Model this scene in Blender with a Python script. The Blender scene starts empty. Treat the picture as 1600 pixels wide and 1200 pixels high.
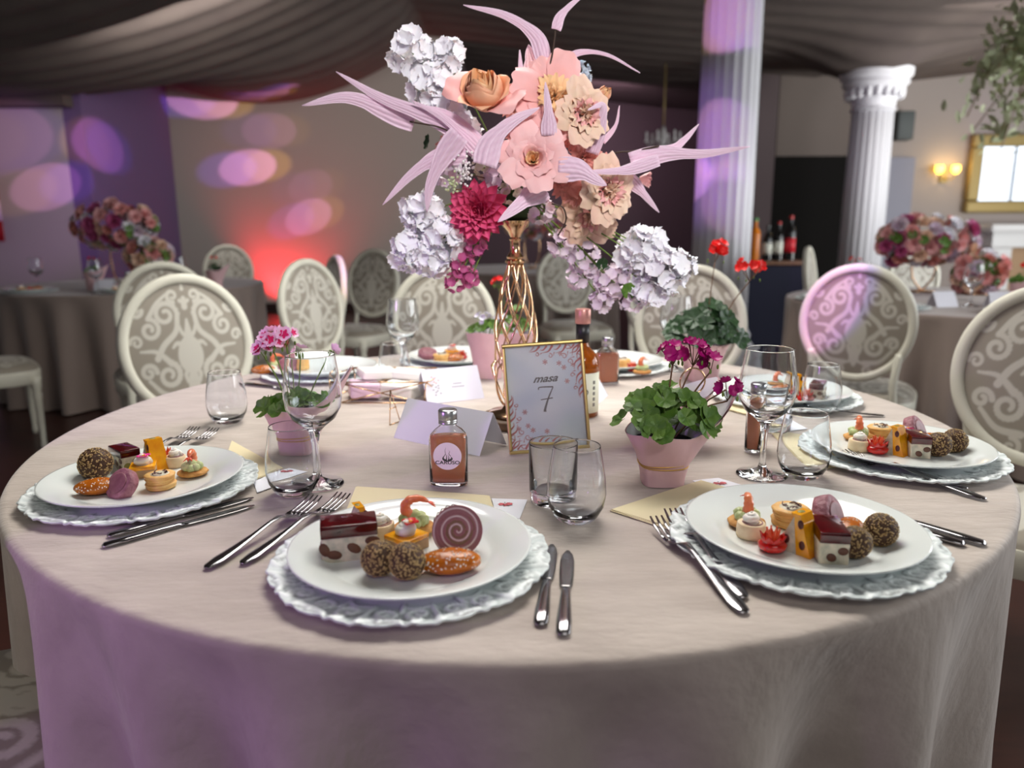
import bpy, math, random
import numpy as np
from mathutils import Vector, Matrix, Euler

PI = math.pi
rad = math.radians
scene = bpy.context.scene
COL = scene.collection

# ------------------------------------------------------------------ camera, world, lights, exposure
TZ = 0.75                      # height of the table top
CAM_H = 1.151
FPX, PITCH, ROLL = 1160.0, 0.209, -0.005
cam_data = bpy.data.cameras.new('camera')
cam = bpy.data.objects.new('camera', cam_data); COL.objects.link(cam)
cam_data.sensor_fit = 'HORIZONTAL'; cam_data.sensor_width = 36.0
cam_data.lens = 36.0 * FPX / 1600.0
cam_data.clip_start = 0.02; cam_data.clip_end = 60
CAM_M = Matrix.Rotation(PI / 2 - PITCH, 4, 'X') @ Matrix.Rotation(ROLL, 4, 'Z')
cam.matrix_world = Matrix.Translation((0, 0, CAM_H)) @ CAM_M
cam_data.dof.use_dof = True
cam_data.dof.focus_distance = 1.15
cam_data.dof.aperture_fstop = 3.0
scene.camera = cam
vs = scene.view_settings
scene.display_settings.display_device = 'sRGB'
vs.view_transform = 'Standard'; vs.look = 'None'; vs.gamma = 1.0; vs.exposure = 0.0
vs.use_curve_mapping = False

def s2l(c):
    return tuple((x / 12.92 if x <= .04045 else ((x + .055) / 1.055) ** 2.4) for x in c)

world = bpy.data.worlds.new('world'); scene.world = world
world.use_nodes = True
world.node_tree.nodes['Background'].inputs[0].default_value = (0.92, 0.93, 1.0, 1)
world.node_tree.nodes['Background'].inputs[1].default_value = 0.22

def aim(o, target):
    d = Vector(target) - o.location
    o.rotation_euler = d.to_track_quat('-Z', 'Y').to_euler()

def area(name, loc, target, sx, sy, power, color=(1, 1, 1)):
    l = bpy.data.lights.new(name, 'AREA'); l.shape = 'RECTANGLE'; l.size = sx; l.size_y = sy
    l.energy = power; l.color = color
    o = bpy.data.objects.new(name, l); COL.objects.link(o); o.location = loc; aim(o, target); return o

def spot(name, loc, target, power, color, angle, blend=.25, radius=.01):
    l = bpy.data.lights.new(name, 'SPOT'); l.energy = power; l.color = color
    l.spot_size = rad(angle); l.spot_blend = blend; l.shadow_soft_size = radius
    o = bpy.data.objects.new(name, l); COL.objects.link(o); o.location = loc; aim(o, target); return o

# daylight through the windows of the right-hand wall, and added fill lamps
area('window_and_fill_light', (5.6, 1.6, 2.0), (0.0, 1.6, 0.8), 3.2, 1.7, 120, (0.93, 0.97, 1.0))
area('window_and_fill_light', (7.6, 5.0, 1.1), (5.4, 8.0, 3.0), 2.6, 1.6, 230, (0.97, 0.98, 0.96))
spot('window_and_fill_light', (7.0, 6.0, 1.4), (5.0, 7.6, 3.15), 420, (1.0, 0.98, 0.92), 70, .8, .4)  # added uplight spot that brightens the right side of the ceiling
area('window_and_fill_light', (0.6, -1.3, 3.0), (0.0, 1.6, 1.0), 1.8, 0.9, 16, (1.0, 0.97, 0.93))  # added front fill above the camera, not a window
spot('bouquet_fill_light', (0.7, -1.2, 2.6), (0.0, 1.5, 1.27), 250, (1.0, 0.98, 0.97), 25, .7, .22)  # added front fill on the bouquet, no such lamp hangs in the room
area('overhead_fill_light', (0.1, 2.4, 2.85), (0.05, 1.5, 0.7), 1.6, 1.2, 88, (1.0, 0.97, 0.91))  # overhead fill added to brighten the table top
area('overhead_fill_light', (-2.6, 6.6, 2.75), (-2.8, 9.6, 1.2), 1.6, 1.2, 42, (1.0, 0.95, 0.90))  # fill added to brighten the left back wall
area('overhead_fill_light', (4.6, 6.8, 2.7), (5.6, 9.8, 1.4), 1.6, 1.2, 14, (1.0, 0.93, 0.88))  # fill added to brighten the right back wall
area('window_and_fill_light', (5.4, 4.2, 2.0), (1.7, 5.95, 1.7), 1.4, 1.4, 60, (0.96, 0.97, 1.0))
# stage lamps
spot('violet_stage_light', (-3.6, 6.2, 0.9), (-5.6, 8.3, 1.6), 60, (0.66, 0.25, 1.0), 60, .8, .1)
area('recess_fill_light', (1.3, 11.6, 3.0), (1.3, 13.6, 1.2), 1.0, .6, 26, (0.95, 0.62, 0.85))  # added fill that lifts the dark recess, not a stage lamp
spot('violet_stage_light', (-0.6, 4.6, 1.4), (1.55, 5.9, 1.7), 60, (0.50, 0.22, 1.0), 30, .6, .1)
spot('violet_stage_light', (-2.6, -0.9, 1.5), (-0.85, 1.0, 0.30), 105, (0.68, 0.30, 1.0), 44, .6, .12)
spot('magenta_stage_light', (-2.2, -0.4, 2.1), (-0.05, 1.45, 1.36), 16, (0.80, 0.42, 1.0), 22, .5, .10)
spot('red_uplight', (-3.25, 10.0, 0.10), (-3.05, 10.5, 1.0), 130, (1.0, 0.03, 0.04), 110, .8, .06)

def ray(px, py):
    d = CAM_M @ Vector(((px - 800) / FPX, -(py - 600) / FPX, -1)); return d
def at(px, py, z=TZ):
    """the point of the horizontal plane z that a picture position shows (x, y, z)"""
    d = ray(px, py); s = (z - CAM_H) / d.z
    return Vector((d.x * s, d.y * s, z))
def atd(px, py, y):
    d = ray(px, py); s = y / d.y
    return Vector((d.x * s, y, CAM_H + d.z * s))

# ------------------------------------------------------------------ disco light blobs (real projector spots)
DISCO = (-0.3, 8.0, 2.45)
def blob(target, power, angle, spread=.13, src=DISCO):
    t = Vector(target); s = Vector(src); d = t - s
    side = d.cross(Vector((0, 0, 1))).normalized() * spread
    spot('disco_light', src, t, power * 1.7, (1.0, .40, .92), angle, .25)
    spot('disco_light', src, t + side, power * 1.1, (.22, .12, 1.0), angle, .5)
    spot('disco_light', src, t - side, power * .65, (1.0, .55, .05), angle, .5)
blob((-4.05, 10.4, 2.82), 620, 7, -.16)
blob((-3.52, 10.4, 1.95), 520, 7, -.16)
blob((-2.75, 10.4, 1.30), 200, 7.5, -.16)
blob((-3.20, 10.4, 2.42), 90, 7.5, -.16)
blob((-2.70, 10.4, 1.70), 45, 7.5, -.16)
blob((-4.57, 8.6, 2.05), 520, 7.0, .12, (-1.6, 4.6, 2.5))
blob((-5.0, 8.3, 1.60), 200, 8, .16, (-2.2, 6.2, 2.4))
blob((-5.5, 8.3, 2.1), 90, 12, .16, (-2.2, 6.2, 2.4))
blob((1.62, 5.85, 2.62), 110, 9, .08, (-0.6, 3.2, 2.7))
blob((1.62, 5.85, 1.75), 55, 10, .08, (-0.6, 3.2, 2.7))
blob((1.85, 5.9, 1.25), 45, 9, .08, (-0.6, 3.2, 2.7))
blob((1.40, 5.9, 1.52), 120, 5, .05, (-0.6, 3.2, 2.7))
blob((-3.0, 6.0, 3.1), 260, 7, .14, (-1.4, 4.4, 1.6))
blob((-2.2, 6.4, 3.1), 200, 7, .14, (-1.2, 4.4, 1.6))
blob((-0.9, 6.6, 3.3), 160, 9, .14, (-1.2, 4.4, 1.6))
blob((1.27, 3.02, 0.90), 170, 7.0, .045, (1.0, 1.0, 2.6))
blob((-0.93, 4.25, 0.82), 90, 9, .05, (0.3, 3.0, 2.6))

# ------------------------------------------------------------------ materials
MATS = {}
def mat(name, col, rough=.5, metal=0., spec=.5, trans=0., ior=1.45, col2=None, nscale=20., bump=0., bscale=60., sheen=0., sss=0., attr=False, coat=0., contrast=1.0, stretch=None, emit=None, estr=0., srgb=True):
    if name in MATS: return MATS[name]
    m = bpy.data.materials.new(name); m.use_nodes = True
    nt = m.node_tree; N = nt.nodes; L = nt.links; b = N['Principled BSDF']
    c = s2l(col) if srgb else col
    b.inputs['Base Color'].default_value = (*c, 1)
    b.inputs['Roughness'].default_value = rough; b.inputs['Metallic'].default_value = metal
    b.inputs['Specular IOR Level'].default_value = spec
    b.inputs['Transmission Weight'].default_value = trans; b.inputs['IOR'].default_value = ior
    if sheen: b.inputs['Sheen Weight'].default_value = sheen; b.inputs['Sheen Roughness'].default_value = .4
    if sss:
        b.inputs['Subsurface Weight'].default_value = sss; b.inputs['Subsurface Radius'].default_value = (.01, .006, .004); b.inputs['Subsurface Scale'].default_value = .5
    if coat: b.inputs['Coat Weight'].default_value = coat; b.inputs['Coat Roughness'].default_value = .08
    if emit: b.inputs['Emission Color'].default_value = (*s2l(emit), 1); b.inputs['Emission Strength'].default_value = estr
    tc = None
    def coords():
        nonlocal tc
        if tc is None:
            t = N.new('ShaderNodeTexCoord'); mp = N.new('ShaderNodeMapping'); L.new(t.outputs['Object'], mp.inputs['Vector'])
            if stretch: mp.inputs['Scale'].default_value = stretch
            tc = mp.outputs['Vector']
        return tc
    if attr:
        a = N.new('ShaderNodeAttribute'); a.attribute_name = 'Col'
        L.new(a.outputs['Color'], b.inputs['Base Color'])
    elif col2 is not None:
        n = N.new('ShaderNodeTexNoise'); n.inputs['Scale'].default_value = nscale; n.inputs['Detail'].default_value = 5
        L.new(coords(), n.inputs['Vector'])
        r = N.new('ShaderNodeValToRGB'); w = .28 / contrast
        r.color_ramp.elements[0].position = .5 - w; r.color_ramp.elements[1].position = .5 + w
        r.color_ramp.elements[0].color = (*c, 1); r.color_ramp.elements[1].color = (*s2l(col2), 1)
        L.new(n.outputs['Fac'], r.inputs['Fac']); L.new(r.outputs['Color'], b.inputs['Base Color'])
    if bump:
        n2 = N.new('ShaderNodeTexNoise'); n2.inputs['Scale'].default_value = bscale; n2.inputs['Detail'].default_value = 6
        L.new(coords(), n2.inputs['Vector'])
        bp = N.new('ShaderNodeBump'); bp.inputs['Strength'].default_value = bump; bp.inputs['Distance'].default_value = .004
        L.new(n2.outputs['Fac'], bp.inputs['Height']); L.new(bp.outputs['Normal'], b.inputs['Normal'])
    MATS[name] = m; return m

# ------------------------------------------------------------------ mesh helpers
class G:
    """collects geometry, one mesh out"""
    def __init__(s): s.v = []; s.f = []; s.m = []; s.c = []; s.n = 0
    def add(s, v, f, mi=0, col=None):
        v = np.asarray(v, float).reshape(-1, 3); s.v.append(v)
        s.f += [tuple(int(i) + s.n for i in q) for q in f]; s.m += [mi] * len(f)
        if col is not None:
            col = np.asarray(col, float)
            s.c.append(np.tile(col, (len(v), 1)) if col.ndim == 1 else col)
        else: s.c.append(np.ones((len(v), 3)))
        s.n += len(v); return s
    def build(s, name, mats, parent=None, smooth=True, loc=None, rot=None, attr=False, angle=None):
        me = bpy.data.meshes.new(name)
        me.from_pydata(np.concatenate(s.v).tolist(), [], s.f)
        if not isinstance(mats, (list, tuple)): mats = [mats]
        for m in mats: me.materials.append(m)
        if len(mats) > 1: me.polygons.foreach_set('material_index', s.m)
        if smooth: me.polygons.foreach_set('use_smooth', [True] * len(s.f))
        if attr:
            ca = me.color_attributes.new('Col', 'FLOAT_COLOR', 'POINT')
            c = np.concatenate(s.c); ca.data.foreach_set('color', np.concatenate([c, np.ones((len(c), 1))], 1).ravel())
        me.update()
        if smooth and angle is not None:
            try: me.set_sharp_from_angle(angle=rad(angle))
            except Exception: pass
        return link(me, name, parent, loc, rot)

def link(me, name, parent=None, loc=None, rot=None, scale=None):
    o = bpy.data.objects.new(name, me); COL.objects.link(o)
    if parent is not None: o.parent = parent
    if loc is not None: o.location = loc
    if rot is not None: o.rotation_euler = rot
    if scale is not None: o.scale = scale if isinstance(scale, (tuple, list)) else (scale,) * 3
    return o

def xf(v, loc=(0, 0, 0), rot=None, scale=1.):
    v = np.asarray(v, float) * scale
    if rot is not None:
        M = np.array(Euler(rot).to_matrix() if not isinstance(rot, Matrix) else rot); v = v @ M.T
    return v + np.asarray(loc, float)

def g_box(c, s, rot=None):
    a = np.array([(x, y, z) for x in (-.5, .5) for y in (-.5, .5) for z in (-.5, .5)]) * np.array(s)
    if rot is not None: a = xf(a, rot=rot)
    return a + np.array(c), [(0, 1, 3, 2), (4, 6, 7, 5), (0, 4, 5, 1), (2, 3, 7, 6), (0, 2, 6, 4), (1, 5, 7, 3)]

def g_rbox(c, s, r, n=3, rot=None):
    """box with its vertical edges and its top edge rounded"""
    sx, sy, sz = s[0] / 2 - r, s[1] / 2 - r, s[2]
    ring = []
    for (qx, qy, a0) in ((1, 1, 0), (-1, 1, 90), (-1, -1, 180), (1, -1, 270)):
        for k in range(n + 1):
            a = rad(a0 + 90 * k / n); ring.append((qx * sx, qy * sy, math.cos(a), math.sin(a)))
    lv = [(-sz / 2, r * .75), (-sz / 2 + r * .3, r)] + [(sz / 2 - r + r * math.sin(rad(t)), r * math.cos(rad(t))) for t in (0, 30, 60, 85)]
    v = []; f = []; m = len(ring)
    for z, rr in lv:
        for (x, y, cx, cy) in ring: v.append((x + cx * rr, y + cy * rr, z))
    for j in range(len(lv) - 1):
        for i in range(m): f.append((j * m + i, j * m + (i + 1) % m, (j + 1) * m + (i + 1) % m, (j + 1) * m + i))
    f.append(tuple(range((len(lv) - 1) * m, len(lv) * m))); f.append(tuple(reversed(range(m))))
    v = np.array(v)
    if rot is not None: v = xf(v, rot=rot)
    return v + np.array(c), f

def g_lathe(prof, n=32, closed=False, sq=None):
    """prof: (r, z); sq(angle) optionally scales the radius"""
    v = []; f = []; m = len(prof)
    for (r, z) in prof:
        for i in range(n):
            a = 2 * PI * i / n; k = sq(a) if sq else 1
            v.append((r * k * math.cos(a), r * k * math.sin(a), z))
    for j in range(m - 1):
        for i in range(n): f.append((j * n + i, j * n + (i + 1) % n, (j + 1) * n + (i + 1) % n, (j + 1) * n + i))
    if closed:
        for i in range(n): f.append(((m - 1) * n + i, (m - 1) * n + (i + 1) % n, (i + 1) % n, i))
    else:
        if prof[0][0] > 1e-5: f.append(tuple(reversed(range(n))))
        if prof[-1][0] > 1e-5: f.append(tuple(range((m - 1) * n, m * n)))
    return np.array(v), f

def g_tube(path, r, n=8, flat=1.0, cap=True):
    P = np.asarray(path, float); m = len(P)
    R = np.full(m, r) if np.isscalar(r) else np.asarray(r, float)
    T = np.gradient(P, axis=0); T /= (np.linalg.norm(T, axis=1)[:, None] + 1e-12)
    up = np.array([0, 0, 1.]) if abs(T[0][2]) < .9 else np.array([1., 0, 0])
    v = []; U = np.cross(T[0], up); U /= np.linalg.norm(U)
    for i in range(m):
        U = U - T[i] * np.dot(U, T[i]); U /= (np.linalg.norm(U) + 1e-12); W = np.cross(T[i], U)
        for k in range(n):
            a = 2 * PI * k / n; v.append(P[i] + R[i] * (U * math.cos(a) + W * math.sin(a) * flat))
    f = []
    for j in range(m - 1):
        for i in range(n): f.append((j * n + i, j * n + (i + 1) % n, (j + 1) * n + (i + 1) % n, (j + 1) * n + i))
    if cap: f.append(tuple(reversed(range(n)))); f.append(tuple(range((m - 1) * n, m * n)))
    return np.array(v), f

def spline(pts, n=12):
    """Catmull-Rom through the points"""
    P = [np.array(p, float) for p in pts]; P = [2 * P[0] - P[1]] + P + [2 * P[-1] - P[-2]]
    out = []
    for i in range(1, len(P) - 2):
        for k in range(n):
            t = k / n; a, b, c, d = P[i - 1:i + 3]
            out.append(.5 * ((2 * b) + (-a + c) * t + (2 * a - 5 * b + 4 * c - d) * t * t + (-a + 3 * b - 3 * c + d) * t ** 3))
    out.append(P[-2]); return np.array(out)

def g_grid(V, closed_u=False):
    """V: array (nv, nu, 3)"""
    nv, nu = V.shape[:2]; f = []
    for j in range(nv - 1):
        for i in range(nu if closed_u else nu - 1):
            i2 = (i + 1) % nu; f.append((j * nu + i, j * nu + i2, (j + 1) * nu + i2, (j + 1) * nu + i))
    return V.reshape(-1, 3), f

def g_ball(c, r, nu=12, nv=8, rot=None, noise=0, rng=None):
    r = (r, r, r) if np.isscalar(r) else r
    v = []; f = []
    for j in range(nv + 1):
        t = PI * j / nv
        for i in range(nu):
            a = 2 * PI * i / nu; v.append((math.sin(t) * math.cos(a), math.sin(t) * math.sin(a), math.cos(t)))
    v = np.array(v)
    if noise:
        ph = (rng or random).random() * 10
        d = np.sin(v[:, 0] * 5 + ph) * np.sin(v[:, 1] * 6 + ph * 2) * np.sin(v[:, 2] * 5 + ph * .7) + .6 * np.sin(v[:, 0] * 13 + ph) * np.sin(v[:, 1] * 12 - ph) * np.sin(v[:, 2] * 11 + 1)
        v = v * (1 + noise * d)[:, None]
    v = v * np.array(r)
    if rot is not None: v = xf(v, rot=rot)
    for j in range(nv):
        for i in range(nu): f.append((j * nu + i, (j + 1) * nu + i, (j + 1) * nu + (i + 1) % nu, j * nu + (i + 1) % nu))
    return v + np.array(c), f

def g_octa(c, r, M):
    a = np.array([(1, 0, 0), (-1, 0, 0), (0, 1, 0), (0, -1, 0), (0, 0, 1), (0, 0, -1)], float) * np.array(r)
    return a @ np.array(M).T + np.array(c), [(0, 2, 4), (2, 1, 4), (1, 3, 4), (3, 0, 4), (2, 0, 5), (1, 2, 5), (3, 1, 5), (0, 3, 5)]

def g_prism(poly, h, z0=0):
    n = len(poly); v = [(x, y, z0) for x, y in poly] + [(x, y, z0 + h) for x, y in poly]
    f = [tuple(reversed(range(n))), tuple(range(n, 2 * n))] + [(i, (i + 1) % n, n + (i + 1) % n, n + i) for i in range(n)]
    return np.array(v), f

def empty(name, loc=(0, 0, 0), rot=(0, 0, 0), label=None, cat=None, group=None):
    o = bpy.data.objects.new(name, None); COL.objects.link(o); o.location = loc
    o.rotation_euler = rot if isinstance(rot, (tuple, list, Euler)) else (0, 0, rot)
    o.empty_display_size = .02
    if label: tag(o, label, cat, group)
    return o
def tag(o, label, cat, group=None, kind=None):
    if label: o['label'] = label
    if cat: o['category'] = cat
    if group: o['group'] = group
    if kind: o['kind'] = kind
    return o
CH = {}
def kids(o):
    return CH.get(o.name) if o.name in CH else [c for c in scene.objects if c.parent == o]
def snapshot(o):
    """remember the tree below a thing so that copies need no search"""
    k = [c for c in scene.objects if c.parent == o]; CH[o.name] = k
    for c in k: snapshot(c)
    return o
def copy_tree(o, loc=None, rot=None, label=None, group=None, parent=None, scale=None):
    c = o.copy(); COL.objects.link(c); c.parent = parent
    if parent is not None: c.matrix_parent_inverse = o.matrix_parent_inverse.copy()
    if loc is not None: c.location = loc
    if rot is not None: c.rotation_euler = rot if isinstance(rot, (tuple, list, Euler)) else (0, 0, rot)
    if scale is not None: c.scale = (scale,) * 3
    if label: c['label'] = label
    if group: c['group'] = group
    for k in CH.get(o.name, []): copy_tree(k, parent=c)
    return c

class Protos:
    """first use places the prototype itself, later ones a copy"""
    def __init__(s): s.used = set()
    def place(s, o, loc, rot, label, cat=None, group=None, scale=None):
        if o.name not in CH: snapshot(o)
        if o.name in s.used: r = copy_tree(o, loc, rot, label, group, scale=scale)
        else:
            s.used.add(o.name); r = o; r.location = loc
            r.rotation_euler = rot if isinstance(rot, (tuple, list, Euler)) else (0, 0, rot)
            if scale: r.scale = (scale,) * 3
        r['label'] = label
        if cat: r['category'] = cat
        if group: r['group'] = group
        return r
PR = Protos()

# stroke drawings (flat print and carved relief): field of distances to thick curves
def spiral(cx, cy, r0, r1, a0, turns, w0, w1, n=26):
    t = np.linspace(0, 1, n); a = a0 + turns * 2 * PI * t; r = r0 + (r1 - r0) * t
    return np.stack([cx + r * np.cos(a), cy + r * np.sin(a), w0 + (w1 - w0) * t], 1)
def stroke(pts, w0, w1, n=10, wm=None):
    P = spline(pts, n); t = np.linspace(0, 1, len(P))
    w = w0 + (w1 - w0) * t if wm is None else w0 * (1 - t) ** 2 + 2 * wm * t * (1 - t) * 2 + w1 * t ** 2
    return np.concatenate([P[:, :2], w[:, None]], 1)
def field(X, Y, strokes):
    """signed distance-like value: positive inside a stroke"""
    S = np.concatenate(strokes).astype(np.float32); P = np.stack([X.ravel(), Y.ravel()], 1).astype(np.float32)
    out = np.full(len(P), -9., np.float32)
    for i in range(0, len(S), 200):
        s = S[i:i + 200]
        d = np.sqrt(((P[:, None, :] - s[None, :, :2]) ** 2).sum(-1))
        out = np.maximum(out, (s[None, :, 2] - d).max(1))
    return out.reshape(X.shape)
def mixc(a, b, t):
    t = np.clip(t, 0, 1)[..., None]; return np.array(s2l(a)) * (1 - t) + np.array(s2l(b)) * t

# ================================================================== ROOM
M_floor = mat('dark_floor', (.20, .11, .09), .35, col2=(.26, .15, .12), nscale=6, stretch=(1, 6, 1))
M_wall = mat('wall_paint', (.66, .63, .60), .85, bump=.05)
M_wall2 = mat('violet_lit_wall', (.43, .34, .49), .85)  # the violet light on this wall is put into its colour
M_wallR = mat('warm_wall_paint', (.62, .58, .56), .85)
M_dark = mat('dark_wall', (.36, .31, .32), .8)
M_black = mat('black_panel', (.045, .035, .03), .8, spec=.2)
M_drape = mat('ceiling_drape', (.33, .29, .28), .9, col2=(.38, .34, .32), nscale=3)
M_white = mat('white_paint', (.86, .86, .86), .45)
M_column = mat('column_plaster', (.84, .84, .86), .5)

def struct(o): o['kind'] = 'structure'; return o
def sbox(name, x0, x1, y0, y1, z0, z1, m):
    g = G(); g.add(*g_box(((x0 + x1) / 2, (y0 + y1) / 2, (z0 + z1) / 2), (x1 - x0, y1 - y0, z1 - z0)))
    return struct(g.build(name, m, smooth=False))
sbox('floor', -10, 10, -4, 15, -.1, 0, M_floor)
sbox('wall_back', -4.55, -.7, 10.4, 10.6, 0, 3.7, M_wall)
sbox('wall_side', -4.75, -4.55, 8.3, 10.6, 0, 3.7, M_wall2)
sbox('wall_left', -10, -4.75, 8.3, 8.5, 0, 3.7, M_wall)
sbox('trim_1', -10, -4.62, 8.12, 8.29, 2.40, 2.62, mat('soffit', (.36, .31, .29), .8))
sbox('wall_rear', -.9, 3.6, 13.6, 13.8, 0, 4.2, M_dark)
sbox('wall_recess', -.9, -.7, 10.6, 13.6, 0, 4.2, M_dark)
sbox('wall_right', 5.05, 10, 10.4, 10.6, 0, 3.7, M_wallR)
sbox('wall_partition', 3.3, 3.55, 10.4, 13.6, 0, 3.7, M_dark)
sbox('wall_end', 9.8, 10, -4, 10.4, 0, 3.7, M_wallR)
sbox('baseboard_back', -4.54, -.72, 10.36, 10.395, 0, .12, mat('dark_baseboard', (.16, .08, .07), .5))
# black door leaf and its lighter jambs, grey door beside the column
sbox('door_1', 3.56, 4.62, 10.42, 10.52, 0, 2.06, M_black)
sbox('trim_2', 4.62, 5.05, 10.4, 10.6, 0, 3.7, M_wallR)
sbox('trim_3', 3.56, 4.62, 10.4, 10.6, 2.06, 3.7, mat('brown_grey_paint', (.42, .38, .36), .85))
d2 = sbox('door_2', 5.08, 5.42, 10.34, 10.4, 0, 2.03, mat('grey_door', (.50, .50, .56), .5))

# draped ceiling: gathered strips that sag between the lines they are fixed to
def ceiling():
    xs = np.concatenate([np.linspace(-10, 5, 170), np.linspace(5.05, 10, 50)]); ys = np.linspace(-4, 13.6, 420)
    X, Y = np.meshgrid(xs, ys)
    Z = np.full_like(X, 3.2)
    # left bay
    def sag(x, a, b): t = np.clip((x - a) / (b - a), 0, 1); return 4 * t * (1 - t)
    left = 3.62 - .70 * sag(X, -5.3, -1.2) - .03 * np.abs(np.sin(Y * 2.6 + X * .6)) - .025 * np.sin(Y * 19 + 2.2 * np.sin(X * 1.1) + X * .8)
    left2 = 3.62 - .75 * sag(X, -10, -5.3) - .025 * np.sin(Y * 17 + X)
    mid = 3.62 - .55 * ((X + 1.2) / 5.3).clip(0, 1) ** 1.3 - .10 * sag(X, -1.2, 4.1) - .012 * np.sin(Y * 16 + X * 1.2)
    tr = ((X - 4.1) / 5.9).clip(0, 1)
    right = 3.07 + .55 * tr ** .8 - .22 * np.abs(np.sin((Y - 8.9) * 1.05)) ** .7 * (1 - .5 * tr) * np.minimum(1, tr * 6) - .018 * np.sin(Y * 15 + X * 1.5)
    near = 3.62 - 1.10 * sag(X, -9.4, -1.2) ** 1.1 - .03 * np.abs(np.sin(Y * 2.6 + X * .6)) - .028 * np.sin(Y * 18 + 2.2 * np.sin(X * .9) + X * .6)
    bl = np.clip((Y - 8.35) / .7, 0, 1); bl = bl * bl * (3 - 2 * bl); left = near * (1 - bl) + (left - .12) * bl; left2 = near * (1 - bl) + left2 * bl
    Z = np.where(X < -5.3, left2, np.where(X < -1.2, left, np.where(X < 4.1, mid, right)))
    Z -= .33 * np.exp(-((X - 4.05) ** 2 + (Y - 8.9) ** 2) / .5)
    g = G(); g.add(*g_grid(np.stack([X, Y, Z], -1)))
    o = g.build('ceiling', M_drape)
    md = o.modifiers.new('thick', 'SOLIDIFY'); md.thickness = .01
    return struct(o)
ceiling()

# fluted columns
def column(x, y, r, top, cap):
    t = empty('fluted_column', (x, y, 0))
    fl = lambda a: 1 - .045 * (abs(math.cos(10 * a)) ** .6)
    g = G(); g.add(*g_lathe([(r, .35), (r * .985, 1.5), (r * .93, top - (.42 if cap else 0))], 160, sq=fl)); g.build('shaft', M_column, t)
    g = G(); g.add(*g_lathe([(r * 1.45, 0), (r * 1.45, .12), (r * 1.3, .14), (r * 1.32, .2), (r * 1.12, .26), (r * 1.15, .3), (r * 1.0, .36)], 48)); g.build('base', M_column, t, angle=35)
    if cap:
        z = top - .44
        g = G(); g.add(*g_lathe([(r * .93, z), (r * 1.05, z + .02), (r * .95, z + .05), (r * 1.0, z + .12), (r * 1.35, z + .26), (r * 1.5, z + .30), (r * 1.42, z + .33), (r * 1.6, z + .37), (r * 1.62, z + .44)], 48)); g.build('capital', M_column, t, angle=35)
        for k in range(20):
            a = 2 * PI * k / 20; g = G()
            g.add(*g_ball((r * 1.22 * math.cos(a), r * 1.22 * math.sin(a), z + .2), (.035, .035, .07), 8, 6)); g.build('leaf_ornament', M_column, t)
    return t
tag(column(1.655, 5.95, .226, 3.35, False), 'tall white fluted column behind the right side of the bouquet', 'column', 'fluted columns')
tag(column(4.12, 8.9, .238, 2.84, True), 'white fluted column with flared capital near the gold mirror', 'column', 'fluted columns')

# ================================================================== TABLECLOTHS
M_velvet = mat('beige_velvet', (.775, .725, .685), .72, col2=(.68, .63, .59), nscale=9, bump=.6, bscale=34, sheen=.35, stretch=(1, 2.6, 1), contrast=1.2)
M_velvet_bg = mat('taupe_velvet', (.57, .51, .48), .8, sheen=.3)
def cloth(name, cx, cy, R, m, seed=0, nfold=34, hz=TZ, depth=.05, ry=None, na=720):
    rg = np.random.RandomState(seed); A = np.linspace(0, 2 * PI, na, endpoint=False)
    warp = sum(rg.uniform(.1, .35) / k * np.sin(k * A + rg.uniform(0, 6)) for k in range(1, 8))
    wave = np.sin(nfold * A + 4 * warp * 2) + .45 * np.sin(nfold * .6 // 1 * A + 5 * warp + 1)
    rows = []
    ry = ry or R
    for r in np.linspace(0, 1, 26)[1:]:
        rr = r * (1 - .012 / R)
        rows.append(np.stack([rr * R * np.cos(A), rr * ry * np.sin(A), np.zeros(na) + 0.0], 1))
    for t in (20, 45, 70, 90):
        k = 1 - .012 / R + .012 / R * math.sin(rad(t)); rows.append(np.stack([k * R * np.cos(A), k * ry * np.sin(A), np.full(na, -.012 * (1 - math.cos(rad(t))))], 1))
    H = hz - .01
    for s in np.linspace(.03, 1, 30):
        amp = depth * (s ** .8) * (wave * .6 - .40)
        k = 1 + amp / R; rows.append(np.stack([k * R * np.cos(A), k * ry * np.sin(A), np.full(na, -.012 - (H - .012) * s)], 1))
    V = np.stack(rows); g = G(); g.add(*g_grid(V, True))
    n0 = len(rows) * na; g.add([(0, 0, 0)], []); g.f += [(n0, i, (i + 1) % na) for i in range(na)]; g.m += [0] * na
    # slightly uneven lay of the top
    v = np.concatenate(g.v); top = v[:, 2] > -.001
    v[top, 2] += 0.0008 * (np.sin(v[top, 0] * 9 + 1) * np.sin(v[top, 1] * 7)) - .0008
    g.v = [v]
    return g.build(name, m, loc=(cx, cy, hz))
tc = cloth('tablecloth', -.005, 1.531, .905, M_velvet, 3, 24, depth=.12)
tag(tc, 'beige velvet tablecloth falling to the floor from the big round table in front', 'tablecloth')
for (x, y, sd, lab) in ((-2.75, 5.45, 5, 'taupe tablecloth of the round table by the violet wall'), (2.45, 4.05, 6, 'taupe tablecloth of the round table before the bar and the gold mirror'), (.15, 7.3, 7, 'taupe tablecloth of the far table seen beneath the hanging white blossoms')):
    tag(cloth('tablecloth', x, y, .9, M_velvet_bg, sd, 26, depth=.11, na=360), lab, 'tablecloth')

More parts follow.
